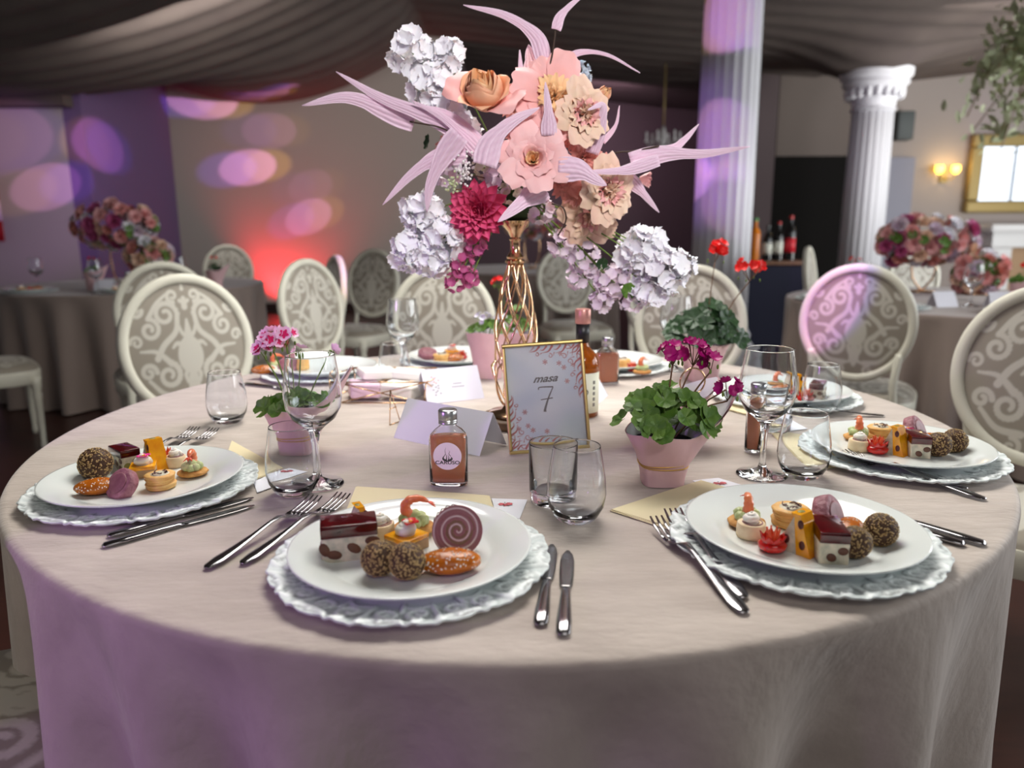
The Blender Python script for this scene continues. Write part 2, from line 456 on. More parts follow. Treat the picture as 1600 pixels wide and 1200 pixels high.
# ================================================================== CHAIRS
def damask_strokes():
    S = []
    def both(P):
        S.append(P); Q = P.copy(); Q[:, 0] *= -1; S.append(Q)
    # big scrolls
    both(spiral(.34, .52, .20, .05, PI * 1.0, -1.3, .045, .03)); both(stroke([(.14, .52), (.20, .25), (.42, .05), (.55, -.15)], .04, .05))
    both(spiral(.62, .30, .17, .04, PI * .5, 1.3, .04, .03)); both(stroke([(.62, .47), (.45, .70), (.2, .88)], .04, .02))
    both(spiral(.40, -.42, .20, .05, PI * .6, 1.3, .05, .03)); both(stroke([(.34, -.24), (.55, -.05), (.80, -.02)], .05, .02))
    both(spiral(.72, -.35, .13, .03, PI, -1.2, .04, .03)); both(stroke([(.2, -.75), (.5, -.70), (.72, -.48)], .05, .03))
    both(spiral(.18, .80, .10, .03, -PI / 2, 1.1, .035, .02)); both(spiral(.80, .60, .1, .03, PI, 1.1, .035, .02))
    both(spiral(.30, -.92, .12, .03, PI / 2, 1.1, .035, .02)); both(spiral(.85, 0.12, .1, .03, 0, 1.1, .03, .02))
    # central urn with leaves
    S.append(stroke([(0, .42), (0, .2), (0, 0)], .02, .11)); S.append(stroke([(0, .02), (0, -.2), (0, -.34)], .15, .04, wm=.16))
    both(stroke([(0, .12), (.10, .22), (.14, .34)], .04, .02)); both(stroke([(.03, .0), (.2, .06), (.28, .0)], .05, .02))
    both(stroke([(0, -.3), (.12, -.42), (.1, -.55)], .04, .03)); S.append(stroke([(0, -.4), (0, -.6), (0, -.8)], .05, .03, wm=.08))
    both(stroke([(0, -.62), (.12, -.74), (.2, -.72)], .03, .02)); S.append(stroke([(0, .62), (0, .75)], .05, .04)); both(stroke([(0, .68), (.07, .72)], .03, .03)); S.append(stroke([(0, .9), (0, .97)], .03, .02))
    return S
DS = damask_strokes()
M_damask = mat('damask', (.6, .6, .6), .55, attr=True, sheen=.2)
M_damask_d = mat('damask_no_sheen', (.6, .6, .6), .6, attr=True)  # same painted weave without sheen
M_frame = mat('ivory_chair_paint', (.83, .82, .76), .42)
CG, CP = (.58, .55, .50), (.77, .755, .71)
def oval_pad(rx, rz, dome, n=120, back=False):
    """domed oval facing -y, pattern painted in the weave"""
    u = np.linspace(-1, 1, n); U, V = np.meshgrid(u, u)
    X = U * np.sqrt(1 - V * V / 2); Z = V * np.sqrt(1 - U * U / 2)
    f = field(X * 1.0, Z * 1.0, DS); c = mixc(CG, CP, (f + .008) / .016)
    r2 = np.clip(X * X + Z * Z, 0, 1); y = -dome * (1 - r2) ** .6 - .003
    if back: y = -y
    g = G(); g.add(*g_grid(np.stack([X * rx, y, Z * rz], -1)), col=c.reshape(-1, 3)); return g
def g_oval_ring(rx, rz, w, t, n=72):
    a = np.linspace(0, 2 * PI, n, endpoint=False); prof = [(-w / 2, -t * .3), (-w * .3, -t / 2), (w * .3, -t / 2), (w / 2, -t * .3), (w / 2, t * .3), (w * .3, t / 2), (-w * .3, t / 2), (-w / 2, t * .3)]
    V = np.array([[((rx + p[0]) * math.cos(q), p[1], (rz + p[0]) * math.sin(q)) for p in prof] for q in a])
    v = V.reshape(-1, 3); m = len(prof); f = []
    for j in range(n):
        for i in range(m): f.append((j * m + i, j * m + (i + 1) % m, ((j + 1) % n) * m + (i + 1) % m, ((j + 1) % n) * m + i))
    return v, f
def make_chair():
    t = empty('medallion_chair')
    tilt = rad(-8)
    bk = G(); bk.add(*g_oval_ring(.205, .230, .034, .036))
    o = bk.build('back_frame', M_frame, t, loc=(0, .235, .755), rot=(tilt, 0, 0))
    oval_pad(.192, .217, .014).build('backrest', M_damask, t, loc=(0, .232, .755), rot=(tilt, 0, 0), attr=True)
    oval_pad(.192, .217, .010, 90, True).build('backrest_rear', M_damask, t, loc=(0, .238, .755), rot=(tilt, 0, 0), attr=True)
    # seat
    n = 100; u = np.linspace(-1, 1, n); U, V = np.meshgrid(u, u); P = 4
    k = 1 / np.maximum(1e-6, (np.abs(U) ** P + np.abs(V) ** P) ** (1 / P)) * np.maximum(np.abs(U), np.abs(V))
    X = U * k; Y = V * k; r = np.maximum(np.abs(U), np.abs(V))
    Z = .055 * np.sqrt(np.clip(1 - r ** 3.2, 0, 1)); c = mixc(CG, CP, (field(X, Y, DS) + .008) / .016)
    g = G(); g.add(*g_grid(np.stack([X * .235, Y * .225, Z + .425], -1)), col=c.reshape(-1, 3)); g.build('seat', M_damask, t, attr=True)
    sq = lambda a: 1 / (abs(math.cos(a)) ** 4 + abs(math.sin(a)) ** 4) ** .25
    g = G(); v, f = g_lathe([(.236, .36), (.240, .365), (.242, .42), (.238, .43)], 64, sq=sq); v[:, 1] *= .96; g.add(v, f); g.build('seat_frame', M_frame, t, angle=40)
    prof = [(.012, 0), (.016, .03), (.013, .05), (.020, .27), (.024, .30), (.019, .32), (.026, .345), (.026, .40)]
    g = G(); g.add(*g_lathe(prof, 14)); legm = g.build('leg', M_frame, t, loc=(-.2, -.19, 0)).data
    link(legm, 'leg', t, (.2, -.19, 0))
    for s in (-1, 1):
        g = G(); g.add(*g_tube(spline([(s * .19, .31, 0), (s * .185, .235, .22), (s * .18, .215, .42)], 6), [.014] * 6 + [.02] * 7, 8)); g.build('leg', M_frame, t)
        g = G(); g.add(*g_tube(spline([(s * .165, .215, .40), (s * .155, .232, .52), (s * .168, .228, .64)], 6), .015, 8)); g.build('back_post', M_frame, t)
    return snapshot(t)
chair = make_chair()
GC = 'oval-backed damask chairs'
def put_chair(bx, by, deg, label):
    a = rad(deg); PR.place(chair, (bx - .235 * -math.sin(a) * 1.0, by - .235 * math.cos(a), 0), a, label, 'chair', GC)
# (bx, by) is where the backrest stands; 0 degrees faces the camera
put_chair(-1.11, 2.52, 40, 'ivory oval-backed damask chair behind the left edge of the front table')
put_chair(-.285, 3.05, 0, 'ivory oval-backed damask chair directly behind the gold wire basket')
put_chair(.72, 2.98, -12, 'ivory oval-backed damask chair behind the red geranium')
put_chair(1.41, 3.02, 150, 'ivory chair turned to the right-hand table, pink light on its oval back')
put_chair(1.42, 1.93, -38, 'big damask oval chair back cut off by the right picture edge')
put_chair(-1.03, .84, 112, 'damask chair at the lower left corner, its seat under the cloth')
put_chair(-1.66, 3.55, -150, 'violet-lit oval chair back peeping over the front left chair')
put_chair(-2.62, 6.95, 20, 'small dark damask chair against the pale wall left of the red light')
put_chair(-1.0, 3.72, 62, 'oval chair seen nearly from the side in front of the red wall light')
put_chair(-1.02, 4.25, -62, 'dark chair seen edge-on with violet and orange light on its back')
put_chair(-1.0, 5.4, -25, 'pale oval chair beyond the edge-on chair, under the lower left white blossoms')
put_chair(-2.95, 3.70, 128, 'chair whose damask seat shows at the left picture edge')
put_chair(.40, 5.6, 15, 'white chair beneath the hanging blossoms with bare back posts')
put_chair(.75, 4.3, 60, 'chair edge-on between the hanging white blossoms and the column')
put_chair(2.20, 5.50, 60, 'chair edge-on before the black door beside the bar bottles')
put_chair(3.12, 5.80, 10, 'pale damask chair behind the pink flowers of the right-hand table')
put_chair(3.85, 5.10, -45, 'violet-grey chair back right of the pink flowers on the right-hand table')
put_chair(4.05, 4.3, -75, 'chair at the far right side of the right-hand table')

# window in the end wall, seen in the gold mirror
M_sky = mat('bright_window_pane', (.95, .97, 1), .3, emit=(.93, .97, 1.0), estr=2.2)
sbox('window_1', 9.70, 9.79, 4.6, 8.2, 1.5, 2.95, M_sky)
for k, y in enumerate((4.55, 5.8, 7.0, 8.2)): sbox('trim_%d' % (4 + k), 9.66, 9.79, y, y + .06, 1.45, 3.0, M_white)

# ================================================================== TABLEWARE
M_glass = mat('clear_glass', (.98, .99, 1), .0, trans=1, ior=1.45)
M_plate = mat('white_porcelain', (.90, .92, .91), .12, coat=.3)
M_steel = mat('polished_steel', (.62, .61, .62), .16, metal=1)
M_gold = mat('polished_gold', (.86, .71, .56), .16, metal=1)
M_goldframe = mat('brass_frame', (.74, .64, .42), .28, metal=1)
M_charger = mat('charger_relief', (.9, .9, .9), .35, attr=True)

def make_charger():
    n = 408; R0 = .165
    S = []
    reps = 12
    for k in range(reps):
        b = k / reps * 24  # unrolled: x along the rim 0..24, y across 0..1
        for (sx, o) in ((1, .5), (-1, 1.5)):
            P = spiral(0, 0, .30, .06, PI * .5, 1.25, .07, .05, 18); P[:, 0] = P[:, 0] * sx * 1.3 + b + o; P[:, 1] = P[:, 1] * 1.0 + .52; S.append(P)
        S.append(stroke([(b, .12), (b + .5, .22), (b + 1, .12)], .06, .05, 5)); S.append(stroke([(b + 1, .15), (b + 1.0, .5), (b + 1, .9)], .05, .10, 5))
        S.append(stroke([(b + 1, .9), (b + 1.5, .72), (b + 2, .9)], .06, .06, 5)); S.append(stroke([(b + 2, .1), (b + 2, .4)], .09, .05, 4))
        S.append(stroke([(b + .3, .95), (b + .5, .8), (b + .2, .6)], .06, .03, 4))
    A = np.linspace(0, 24, n, endpoint=False); rr = np.linspace(0, 1, 36)
    X, Y = np.meshgrid(A, rr); f = field(np.concatenate([X], 0), Y, S)
    ang = X / 24 * 2 * PI
    scal = 1 + (.022 * np.abs(np.sin(ang * 6)) ** .7 + .006 * np.sin(ang * 36) + .004 * np.sin(ang * 60)) * Y ** 2
    r = .112 + (R0 * scal - .112) * Y
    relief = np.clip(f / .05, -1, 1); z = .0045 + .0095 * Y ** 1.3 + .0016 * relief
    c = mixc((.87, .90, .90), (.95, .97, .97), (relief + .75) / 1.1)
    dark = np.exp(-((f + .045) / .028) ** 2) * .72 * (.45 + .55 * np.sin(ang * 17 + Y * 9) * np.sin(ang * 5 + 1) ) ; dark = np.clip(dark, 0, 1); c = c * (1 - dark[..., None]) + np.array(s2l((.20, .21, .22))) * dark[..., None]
    V = np.stack([r * np.cos(ang), r * np.sin(ang), z], -1)
    g = G(); white = np.array(s2l((.88, .90, .90)))
    # underside, rim lip, top
    low = [np.stack([q * np.cos(ang[0]), q * np.sin(ang[0]), np.full(n, zz)], -1) for q, zz in ((.001, .0), (.10, 0.0), (.112, .001))]
    under = np.stack([(r[-1] - .001) * np.cos(ang[0]), (r[-1] - .001) * np.sin(ang[0]), z[-1] - .003], -1)
    inner = np.stack([.105 * np.cos(ang[0]), .105 * np.sin(ang[0]), np.full(n, .004)], -1); cen = inner.copy(); cen[:, :2] *= .01
    allv = np.concatenate([np.stack(low + [under]), V[::-1], inner[None], cen[None]])
    cc = np.concatenate([np.tile(white, (4, n, 1)), c[::-1], np.tile(white, (2, n, 1))])
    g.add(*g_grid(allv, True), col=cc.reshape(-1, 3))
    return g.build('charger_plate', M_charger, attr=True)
def make_plate():
    g = G(); g.add(*g_lathe([(.0005, .003), (.06, .003), (.065, .0), (.07, .0), (.075, .003), (.095, .0045), (.102, .008), (.143, .0215), (.1455, .0232), (.1452, .0245), (.1425, .0245), (.104, .0115), (.099, .0085), (.094, .0072), (.0005, .0068)], 96))
    return g.build('dinner_plate', M_plate)
charger0 = make_charger(); plate0 = make_plate()

def make_stemless():
    o = [(.0005, 0), (.022, 0), (.0255, .002), (.031, .008), (.0385, .022), (.0415, .040), (.0400, .062), (.0355, .090), (.0328, .106), (.0325, .1078), (.0322, .1082)]
    i = [(.0319, .1082), (.0317, .1078), (.0320, .106), (.0345, .090), (.0390, .062), (.0404, .040), (.0375, .024), (.030, .013), (.022, .0105), (.0005, .0098)]
    g = G(); g.add(*g_lathe(o + i, 56)); return g.build('stemless_glass', M_glass)
def make_tumbler():
    g = G(); g.add(*g_lathe([(.0005, 0), (.031, 0), (.0335, .002), (.0355, .02), (.0362, .0895), (.0361, .0908), (.0357, .0914), (.0353, .0908), (.0352, .0895), (.0344, .022), (.030, .0165), (.0005, .015)], 56)); return g.build('tumbler_glass', M_glass)
def make_goblet():
    o = [(.0005, 0), (.039, 0), (.0408, .0012), (.040, .0022), (.020, .006), (.0075, .0125), (.0052, .022), (.0046, .045), (.0052, .070), (.0085, .088), (.018, .097), (.033, .109), (.0425, .127), (.0450, .145), (.0430, .170), (.0385, .200), (.0374, .2085), (.0372, .2098), (.0370, .2102)]
    i = [(.0367, .2102), (.0365, .2098), (.0366, .2085), (.0376, .200), (.0420, .170), (.0439, .145), (.0414, .128), (.032, .112), (.017, .1035), (.0005, .100)]
    g = G(); g.add(*g_lathe(o + i, 56)); return g.build('wine_goblet', M_glass)
stemless0, tumbler0, goblet0 = make_stemless(), make_tumbler(), make_goblet()

def ring_shape(pts, z, th):
    """flat bar from stations (y, half width, z): width along x"""
    return pts
def bar(st, th, n_round=6):
    """cutlery bar along +y, stations (y, halfwidth, z, thickness)"""
    V = []
    for (y, w, z, t) in st:
        a = np.linspace(0, 2 * PI, 10, endpoint=False); V.append(np.stack([w * np.sign(np.cos(a)) * np.abs(np.cos(a)) ** .7, np.full(10, y), z + t / 2 + t / 2 * np.sin(a)], 1))
    v, f = g_grid(np.stack(V), True); n = len(V)
    f = f + [tuple(range(10))[::-1], tuple(range((n - 1) * 10, n * 10))]
    return v, f
def make_fork():
    t = empty('fork')
    g = G(); g.add(*bar([(0, .003, .001, .002), (.004, .0065, .001, .003), (.02, .0085, .002, .0032), (.05, .0065, .004, .003), (.08, .0042, .007, .003), (.11, .0034, .011, .003), (.128, .0045, .012, .0028), (.14, .010, .008, .002), (.152, .0125, .005, .0018), (.160, .0125, .0045, .0016)], 0)); g.build('handle', M_steel, t)
    for k in range(4):
        x = (k - 1.5) * .0068; g = G(); g.add(*bar([(.158, .0022, .0045, .0017), (.17, .0022, .0045, .0017), (.19, .0019, .008, .0015), (.205, .0012, .014, .001)], 0)); v = np.concatenate(g.v); v[:, 0] += x * (1 - .06 * 0); g.v = [v]; g.build('tine', M_steel, t)
    return snapshot(t)
def make_knife():
    t = empty('knife')
    g = G(); g.add(*bar([(0, .004, .0005, .003), (.004, .008, .0005, .006), (.03, .0088, .0005, .0065), (.08, .0066, .001, .006), (.105, .0055, .001, .005), (.112, .006, .001, .004)], 0)); g.build('handle', M_steel, t)
    g = G(); g.add(*bar([(.110, .0055, .001, .0035), (.118, .008, .001, .0025), (.15, .0095, .001, .002), (.19, .0095, .001, .002), (.21, .0070, .001, .0016), (.223, .0025, .001, .001)], 0)); g.build('blade', mat('blade_steel', (.55, .54, .54), .22, metal=1), t)
    return snapshot(t)
fork0, knife0 = make_fork(), make_knife()
def lay(o, h, tip, label, cat, group, dz=0.0005, tilt=0.0):
    """cutlery with its handle end at h pointing to tip"""
    a = math.atan2(-(tip.x - h.x), tip.y - h.y)
    L = math.hypot(tip.x - h.x, tip.y - h.y); base = .205 if o is fork0 else .223; sc = min(1.16, max(.90, L / base)) if L > .17 else 1.0
    PR.place(o, (h.x, h.y, TZ + dz), (tilt, 0, a), label, cat, group, sc)

SET = {}
def setting(key, x, y, desc, pz=.0045):
    SET[key] = (x, y)
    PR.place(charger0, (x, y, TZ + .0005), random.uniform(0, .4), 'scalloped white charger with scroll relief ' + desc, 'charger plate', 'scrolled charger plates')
    PR.place(plate0, (x, y, TZ + .0052), 0, 'white porcelain dinner plate ' + desc, 'plate', 'white dinner plates')
setting('front', -.123, .841, 'nearest the camera, below the flat pink bottle')
setting('frontright', .371, .892, 'in front of the wrapped magenta geranium')
setting('left', -.573, 1.103, 'at the left edge of the front table')
setting('right', .680, 1.252, 'at the right edge of the front table')
setting('backright', .640, 1.700, 'beyond the right goblet, at the back right')
setting('backleft', -.520, 2.02, 'behind the pink and white geranium')
setting('backcentre', -.165, 2.20, 'behind the white place cards at the far side')
setting('backpots', .285, 2.10, 'behind the brown bottle near the far table rim')

def glass(o, px, py, z0, label, cat, group, dy=0.0, a=0):
    p = at(px, py, TZ); PR.place(o, (p.x, p.y + dy, TZ + .0003), a, label, cat, group)
glass(goblet0, 1190, 742, 0, 'tall empty wine goblet beside the right front plate', 'glass', 'wine goblets')
glass(goblet0, 497, 757, 0, 'tall empty wine goblet before the pink and white geranium', 'glass', 'wine goblets')
glass(stemless0, 900, 812, 0, 'stemless tumbler overlapping the straight tumbler in front of the table number', 'glass', 'stemless glasses')
glass(tumbler0, 864, 783, 0, 'straight-sided tumbler just left of the stemless glass before the table number', 'glass', 'straight tumblers')
glass(stemless0, 461, 771, 0, 'stemless glass in front of the left wine goblet', 'glass', 'stemless glasses')
glass(stemless0, 357, 660, 0, 'stemless glass standing alone left of the pink and white geranium', 'glass', 'stemless glasses')
glass(stemless0, 1253, 745, 0, 'stemless glass between the right goblet and the right plate', 'glass', 'stemless glasses')
glass(stemless0, 1281, 645, 0, 'stemless glass in front of the back right plate', 'glass', 'stemless glasses')
glass(tumbler0, 1203, 672, 0, 'straight tumbler half hidden behind the right wine goblet', 'glass', 'straight tumblers')
glass(goblet0, 632, 586, 0, 'blurred wine goblet behind the gold wire basket', 'glass', 'wine goblets')
glass(stemless0, 617, 600, 0, 'blurred stemless glass beside the far goblet behind the wire basket', 'glass', 'stemless glasses')
glass(goblet0, 1053, 578, 0, 'blurred wine goblet behind the magenta geranium flowers', 'glass', 'wine goblets')

GF, GK = 'steel table forks', 'steel table knives'
lay(fork0, at(322, 891), at(494, 790), 'fork left of the nearest plate, its handle furthest out', 'fork', GF)
lay(fork0, at(378, 884), at(538, 786), 'fork tucked under the rim of the nearest charger', 'fork', GF)
lay(knife0, at(880, 997), at(887, 868), 'outer knife right of the nearest plate', 'knife', GK)
lay(knife0, at(844, 981), at(862, 856), 'knife right beside the nearest charger', 'knife', GK)
lay(fork0, at(1164, 962), at(1026, 822), 'outer fork left of the right front plate', 'fork', GF)
lay(fork0, at(1163, 938), at(1050, 812), 'fork partly beneath the right front charger', 'fork', GF)
lay(knife0, at(1540, 854), at(1385, 808), 'knife with its bright handle right of the right front plate', 'knife', GK)
lay(knife0, at(1507, 854), at(1360, 812), 'knife closest to the right front charger', 'knife', GK)
lay(knife0, at(160, 857), at(397, 791), 'lower one of the two knives before the left plate', 'knife', GK)
lay(knife0, at(168, 841), at(396, 779), 'knife closest to the left charger', 'knife', GK)
lay(fork0, at(196, 728), at(284, 688), 'fork whose tips show behind the left plate, farther left', 'fork', GF)
lay(fork0, at(224, 730), at(318, 688), 'fork whose tips show behind the left plate beside the cream napkin', 'fork', GF)
lay(fork0, at(1540, 783), at(1312, 716), 'outer fork in front of the right-edge plate', 'fork', GF)
lay(fork0, at(1511, 769), at(1336, 722), 'fork lying across its twin in front of the right-edge plate', 'fork', GF, .004)
lay(fork0, at(1382, 651), at(1250, 648), 'fork in front of the back right plate', 'fork', GF)
lay(knife0, at(383, 601), at(455, 611), 'knife in front of the plate behind the geranium', 'knife', GK)

# napkins and their small printed cards
M_napkin = mat('cream_napkin', (.90, .85, .70), .8, bump=.08, bscale=40)
M_card = mat('white_card', (.92, .92, .95), .6)
def sheet(name, c, m, layers=2, gap=.0011):
    g = G()
    for k in range(layers):
        q = np.array([(p.x, p.y) for p in c]); cen = q.mean(0); q = cen + (q - cen) * (1 - .02 * k); n = 14
        U, V = np.meshgrid(np.linspace(0, 1, n), np.linspace(0, 1, n))
        P = (q[0] * ((1 - U) * (1 - V))[..., None] + q[1] * (U * (1 - V))[..., None] + q[2] * (U * V)[..., None] + q[3] * ((1 - U) * V)[..., None])
        Z = .0008 + gap * k + .0006 * np.sin(U * 5 + k) * np.sin(V * 4 + k * 2) * (k > 0)
        P = P - cen
        top = np.concatenate([P, Z[..., None] + gap * .7], -1); bot = np.concatenate([P, Z[..., None]], -1)
        g.add(*g_grid(top)); v, f = g_grid(bot); g.add(v, [t[::-1] for t in f])
        per = [i for i in range(n)] + [n * j + n - 1 for j in range(1, n)] + [n * (n - 1) + i for i in range(n - 2, -1, -1)] + [n * j for j in range(n - 2, 0, -1)]
        a = top.reshape(-1, 3)[per]; b = bot.reshape(-1, 3)[per]; L = len(per); g.add(np.concatenate([a, b]), [(i, i + L, (i + 1) % L + L, (i + 1) % L) for i in range(L)])
    return g.build(name, m, smooth=False, loc=(cen[0], cen[1], TZ))
NAP = [((556, 762), (765, 776), (790, 850), (520, 850), 'cream paper napkin under the back of the nearest plate'),
       ((953, 799), (1096, 752), (1165, 772), (1080, 840), 'cream paper napkin left of the right front plate'),
       ((362, 690), (442, 735), (400, 752), (340, 752), 'cream paper napkin to the right of the left plate'),
       ((1200, 672), (1290, 690), (1345, 726), (1260, 738), 'cream paper napkin seen through the right stemless glass'),
       ((1122, 628), (1200, 640), (1190, 655), (1130, 640), 'cream napkin edge behind the small orange bottle')]
for a, b, c_, d, lab in NAP:
    tag(sheet('paper_napkin', [at(*a), at(*b), at(*c_), at(*d)], M_napkin, 3), lab, 'napkin', 'cream napkins')
M_rose = mat('print_rose', (.80, .36, .40), .6); M_pleaf = mat('print_leaf', (.45, .50, .45), .6)
def print_card(c, fl, lab):
    t = sheet('printed_card', [at(*q) for q in c], M_card, 1); tag(t, lab, 'card', 'small floral cards')
    for k, (dx, dy, r) in enumerate([(-.006, 0, .0045), (.005, .001, .005), (0, -.003, .0035)]):
        p = at(*fl) - t.location; g = G(); n = 10
        g.add([(p.x + dx + r * (1 + .25 * (i % 2)) * math.cos(i * PI / 5), p.y + dy + r * (1 + .25 * (i % 2)) * math.sin(i * PI / 5), .0023) for i in range(n)], [tuple(range(n))]); g.build('printed_rose', M_rose, t, smooth=False)
    g = G(); p = at(*fl) - t.location
    for k in range(9):
        a = k * PI * 2 / 9 + .3; v = [(p.x + .007 * math.cos(a - .2), p.y + .006 * math.sin(a - .2), .0021), (p.x + .013 * math.cos(a), p.y + .010 * math.sin(a), .0021), (p.x + .007 * math.cos(a + .2), p.y + .006 * math.sin(a + .2), .0021)]
        g.add(v, [(0, 1, 2)])
    g.build('printed_leaves', M_pleaf, t, smooth=False)
print_card(((768, 780), (824, 782), (812, 812), (775, 805)), (790, 790), 'small white card with rose print behind the nearest plate')
print_card(((395, 752), (452, 735), (482, 742), (402, 771)), (448, 741), 'small white card with rose print beneath the front left stemless glass')
print_card(((1082, 752), (1122, 748), (1180, 765), (1130, 785)), (1125, 757), 'small white card behind the right front plate')
print_card(((1196, 655), (1215, 650), (1262, 672), (1215, 676)), (1216, 662), 'small white card behind the right stemless glass')

# ================================================================== FOOD
rng = random.Random(4)
M_ball = mat('date_dough', (.24, .15, .10), .6, col2=(.34, .22, .14), nscale=120, bump=.5, bscale=200)
M_seed = mat('sesame_seed', (.74, .62, .42), .5); M_seed2 = mat('sesame_seed_pale', (.95, .92, .85), .5)
M_glaze = mat('orange_glaze', (.78, .45, .10), .22, col2=(.62, .30, .06), nscale=90, sss=.1, bump=.3, bscale=150)
M_jelly = mat('red_jelly', (.38, .02, .05), .06, col2=(.18, .01, .03), nscale=60, coat=.6, sss=.1)
M_creamcake = mat('cream_cake', (.90, .85, .76), .5, col2=(.66, .66, .58), nscale=90, sss=.1, contrast=1.4)
M_grape = mat('dark_grape', (.26, .12, .10), .35, col2=(.42, .26, .18), nscale=80); M_olive = mat('green_grape', (.55, .52, .28), .25)
M_mango = mat('mango_jelly', (.97, .72, .12), .12, col2=(.86, .50, .05), nscale=70, sss=.15, coat=.4)
M_beige = mat('beige_sponge', (.74, .62, .46), .8, col2=(.66, .52, .38), nscale=120, bump=.3, bscale=180)
M_brownslice = mat('fruit_inclusion', (.32, .12, .09), .3)
M_pastry = mat('golden_pastry', (.84, .60, .30), .5, col2=(.93, .78, .50), nscale=60, bump=.5, bscale=120)
M_toast = mat('toasted_bread', (.66, .40, .17), .75, col2=(.86, .66, .38), nscale=70, bump=.8, bscale=110)
M_avo = mat('avocado_cream', (.80, .82, .62), .4, col2=(.62, .70, .44), nscale=130, sss=.1, bump=.4, bscale=150)
M_shrimp = mat('shrimp_flesh', (.93, .60, .42), .3, col2=(.85, .36, .20), nscale=60, sss=.2, coat=.3)
M_shrimpt = mat('shrimp_tail', (.84, .30, .16), .3)
M_cream = mat('whipped_cream', (.96, .94, .90), .45, sss=.2)
M_poppy = mat('black_seed', (.06, .06, .09), .4)
M_redpetal = mat('red_petal', (.86, .08, .08), .4, sss=.1); M_pinkpetal = mat('pink_petal_food', (.93, .20, .58), .4, sss=.1)
M_salami = mat('beet_biscuit', (.48, .26, .31), .5, col2=(.70, .48, .52), nscale=130, bump=1, bscale=160)
M_wrap = mat('tortilla', (.92, .85, .72), .6, col2=(.86, .74, .56), nscale=60)
M_tomato = mat('tomato_skin', (.76, .10, .08), .15, coat=.5, sss=.1); M_tomato2 = mat('tomato_flesh', (.90, .38, .22), .3, sss=.1)
M_roll = mat('spiral_roll', (.6, .4, .4), .5, attr=True, bump=.3, bscale=130)
M_thread = mat('beet_thread', (.30, .05, .08), .4)

def seeds(n, surf, size, m, name, t, seed=0):
    r = random.Random(seed); g = G()
    for _ in range(n):
        p, nrm = surf(r); nrm = Vector(nrm).normalized(); a = Vector((r.uniform(-1, 1), r.uniform(-1, 1), r.uniform(-1, 1))).cross(nrm).normalized(); b = nrm.cross(a)
        M = np.array([a, b, nrm]).T; s = size * r.uniform(.8, 1.15); g.add(*g_octa(np.array(p), (s, s * .6, s * .4), M))
    o = g.build(name, m, t); o['kind'] = 'stuff'; return o
def ell(rx, ry, rz, zc, zmin=-1):
    def f(r):
        while 1:
            u = Vector((r.gauss(0, 1), r.gauss(0, 1), r.gauss(0, 1))).normalized()
            if u.z > zmin: break
        return (u.x * rx, u.y * ry, u.z * rz + zc), (u.x / rx, u.y / ry, u.z / rz)
    return f
def make_ball():
    t = empty('sesame_ball'); g = G(); g.add(*g_ball((0, 0, .0185), .0185, 24, 16, noise=.035, rng=rng)); g.build('ball', M_ball, t)
    seeds(520, ell(.0188, .0188, .0188, .0185), .0016, M_seed, 'sesame_seeds', t, 1); return snapshot(t)
def make_nugget():
    t = empty('glazed_nugget'); g = G(); g.add(*g_ball((0, 0, .0115), (.032, .020, .0120), 28, 16, noise=.03, rng=rng)); g.build('croquette', M_glaze, t)
    seeds(110, ell(.032, .020, .0122, .0115, -.2), .0016, M_seed2, 'white_sesame', t, 2); return snapshot(t)
def make_jelly():
    t = empty('jelly_cake'); sx, sy = .054, .032
    g = G(); g.add(*g_rbox((0, 0, .0125), (sx, sy, .025), .0015)); g.build('cream_layer', M_creamcake, t, angle=40)
    g = G(); g.add(*g_rbox((0, 0, .0312), (sx + .0006, sy + .0006, .0125), .0012)); g.build('jelly_layer', M_jelly, t, angle=40)
    r = random.Random(3)
    for k, (x, y, z, a) in enumerate([(-.015, -sy / 2, .008, .2), (.004, -sy / 2, .013, .6), (.019, -sy / 2, .006, -.2), (-.024, -sy / 2, .014, 1.2), (.022, -sy / 2, .019, .1)]):
        g = G(); g.add(*g_ball((x, y, z), (.0075, .0009, .0048), 14, 6, rot=(0, a, 0))); g.build('grape_slice', M_grape, t)
    for s, (y, z, a) in zip((1, 1, -1, -1), [(-.007, .010, .3), (.008, .016, -.4), (.003, .008, .6), (-.009, .016, 0)]):
        g = G(); g.add(*g_ball((s * sx / 2, y, z), (.0009, .006, .0048), 14, 6, rot=(a, 0, 0))); g.build('grape_slice', M_olive if s > 0 else M_grape, t)
    return snapshot(t)
def make_wedge():
    """triangular terrine prism: base on the plate, mango side to +x"""
    t = empty('mango_terrine'); h, w, d = .044, .040, .022
    def pr(pts, y0, y1):
        v, f = g_prism([(x, z) for x, z in pts], y1 - y0, y0); v = v[:, [0, 2, 1]]; return v, [q[::-1] for q in f]
    g = G(); g.add(*pr([(-w / 2, 0), (.004, 0), (-.001, h * .93)], -d / 2, d / 2)); g.build('sponge_layer', M_creamcake, t, smooth=False)
    g = G(); g.add(*pr([(.004, 0), (w / 2, 0), (.006, h), (-.005, h), (-.0012, h * .92)], -d / 2, d / 2)); g.build('mango_layer', M_mango, t, smooth=False)
    for (x, z) in ((.007, .034), (.010, .012), (-.008, .014)):
        g = G(); g.add(*g_ball((x, -d / 2, z), (.0035, .0008, .005), 10, 6)); g.build('fruit_piece', M_brownslice, t)
    g = G(); g.add(*g_ball((0, 0, h), (.0035, .005, .0008), 10, 6)); g.build('fruit_piece', M_olive, t)
    return snapshot(t)
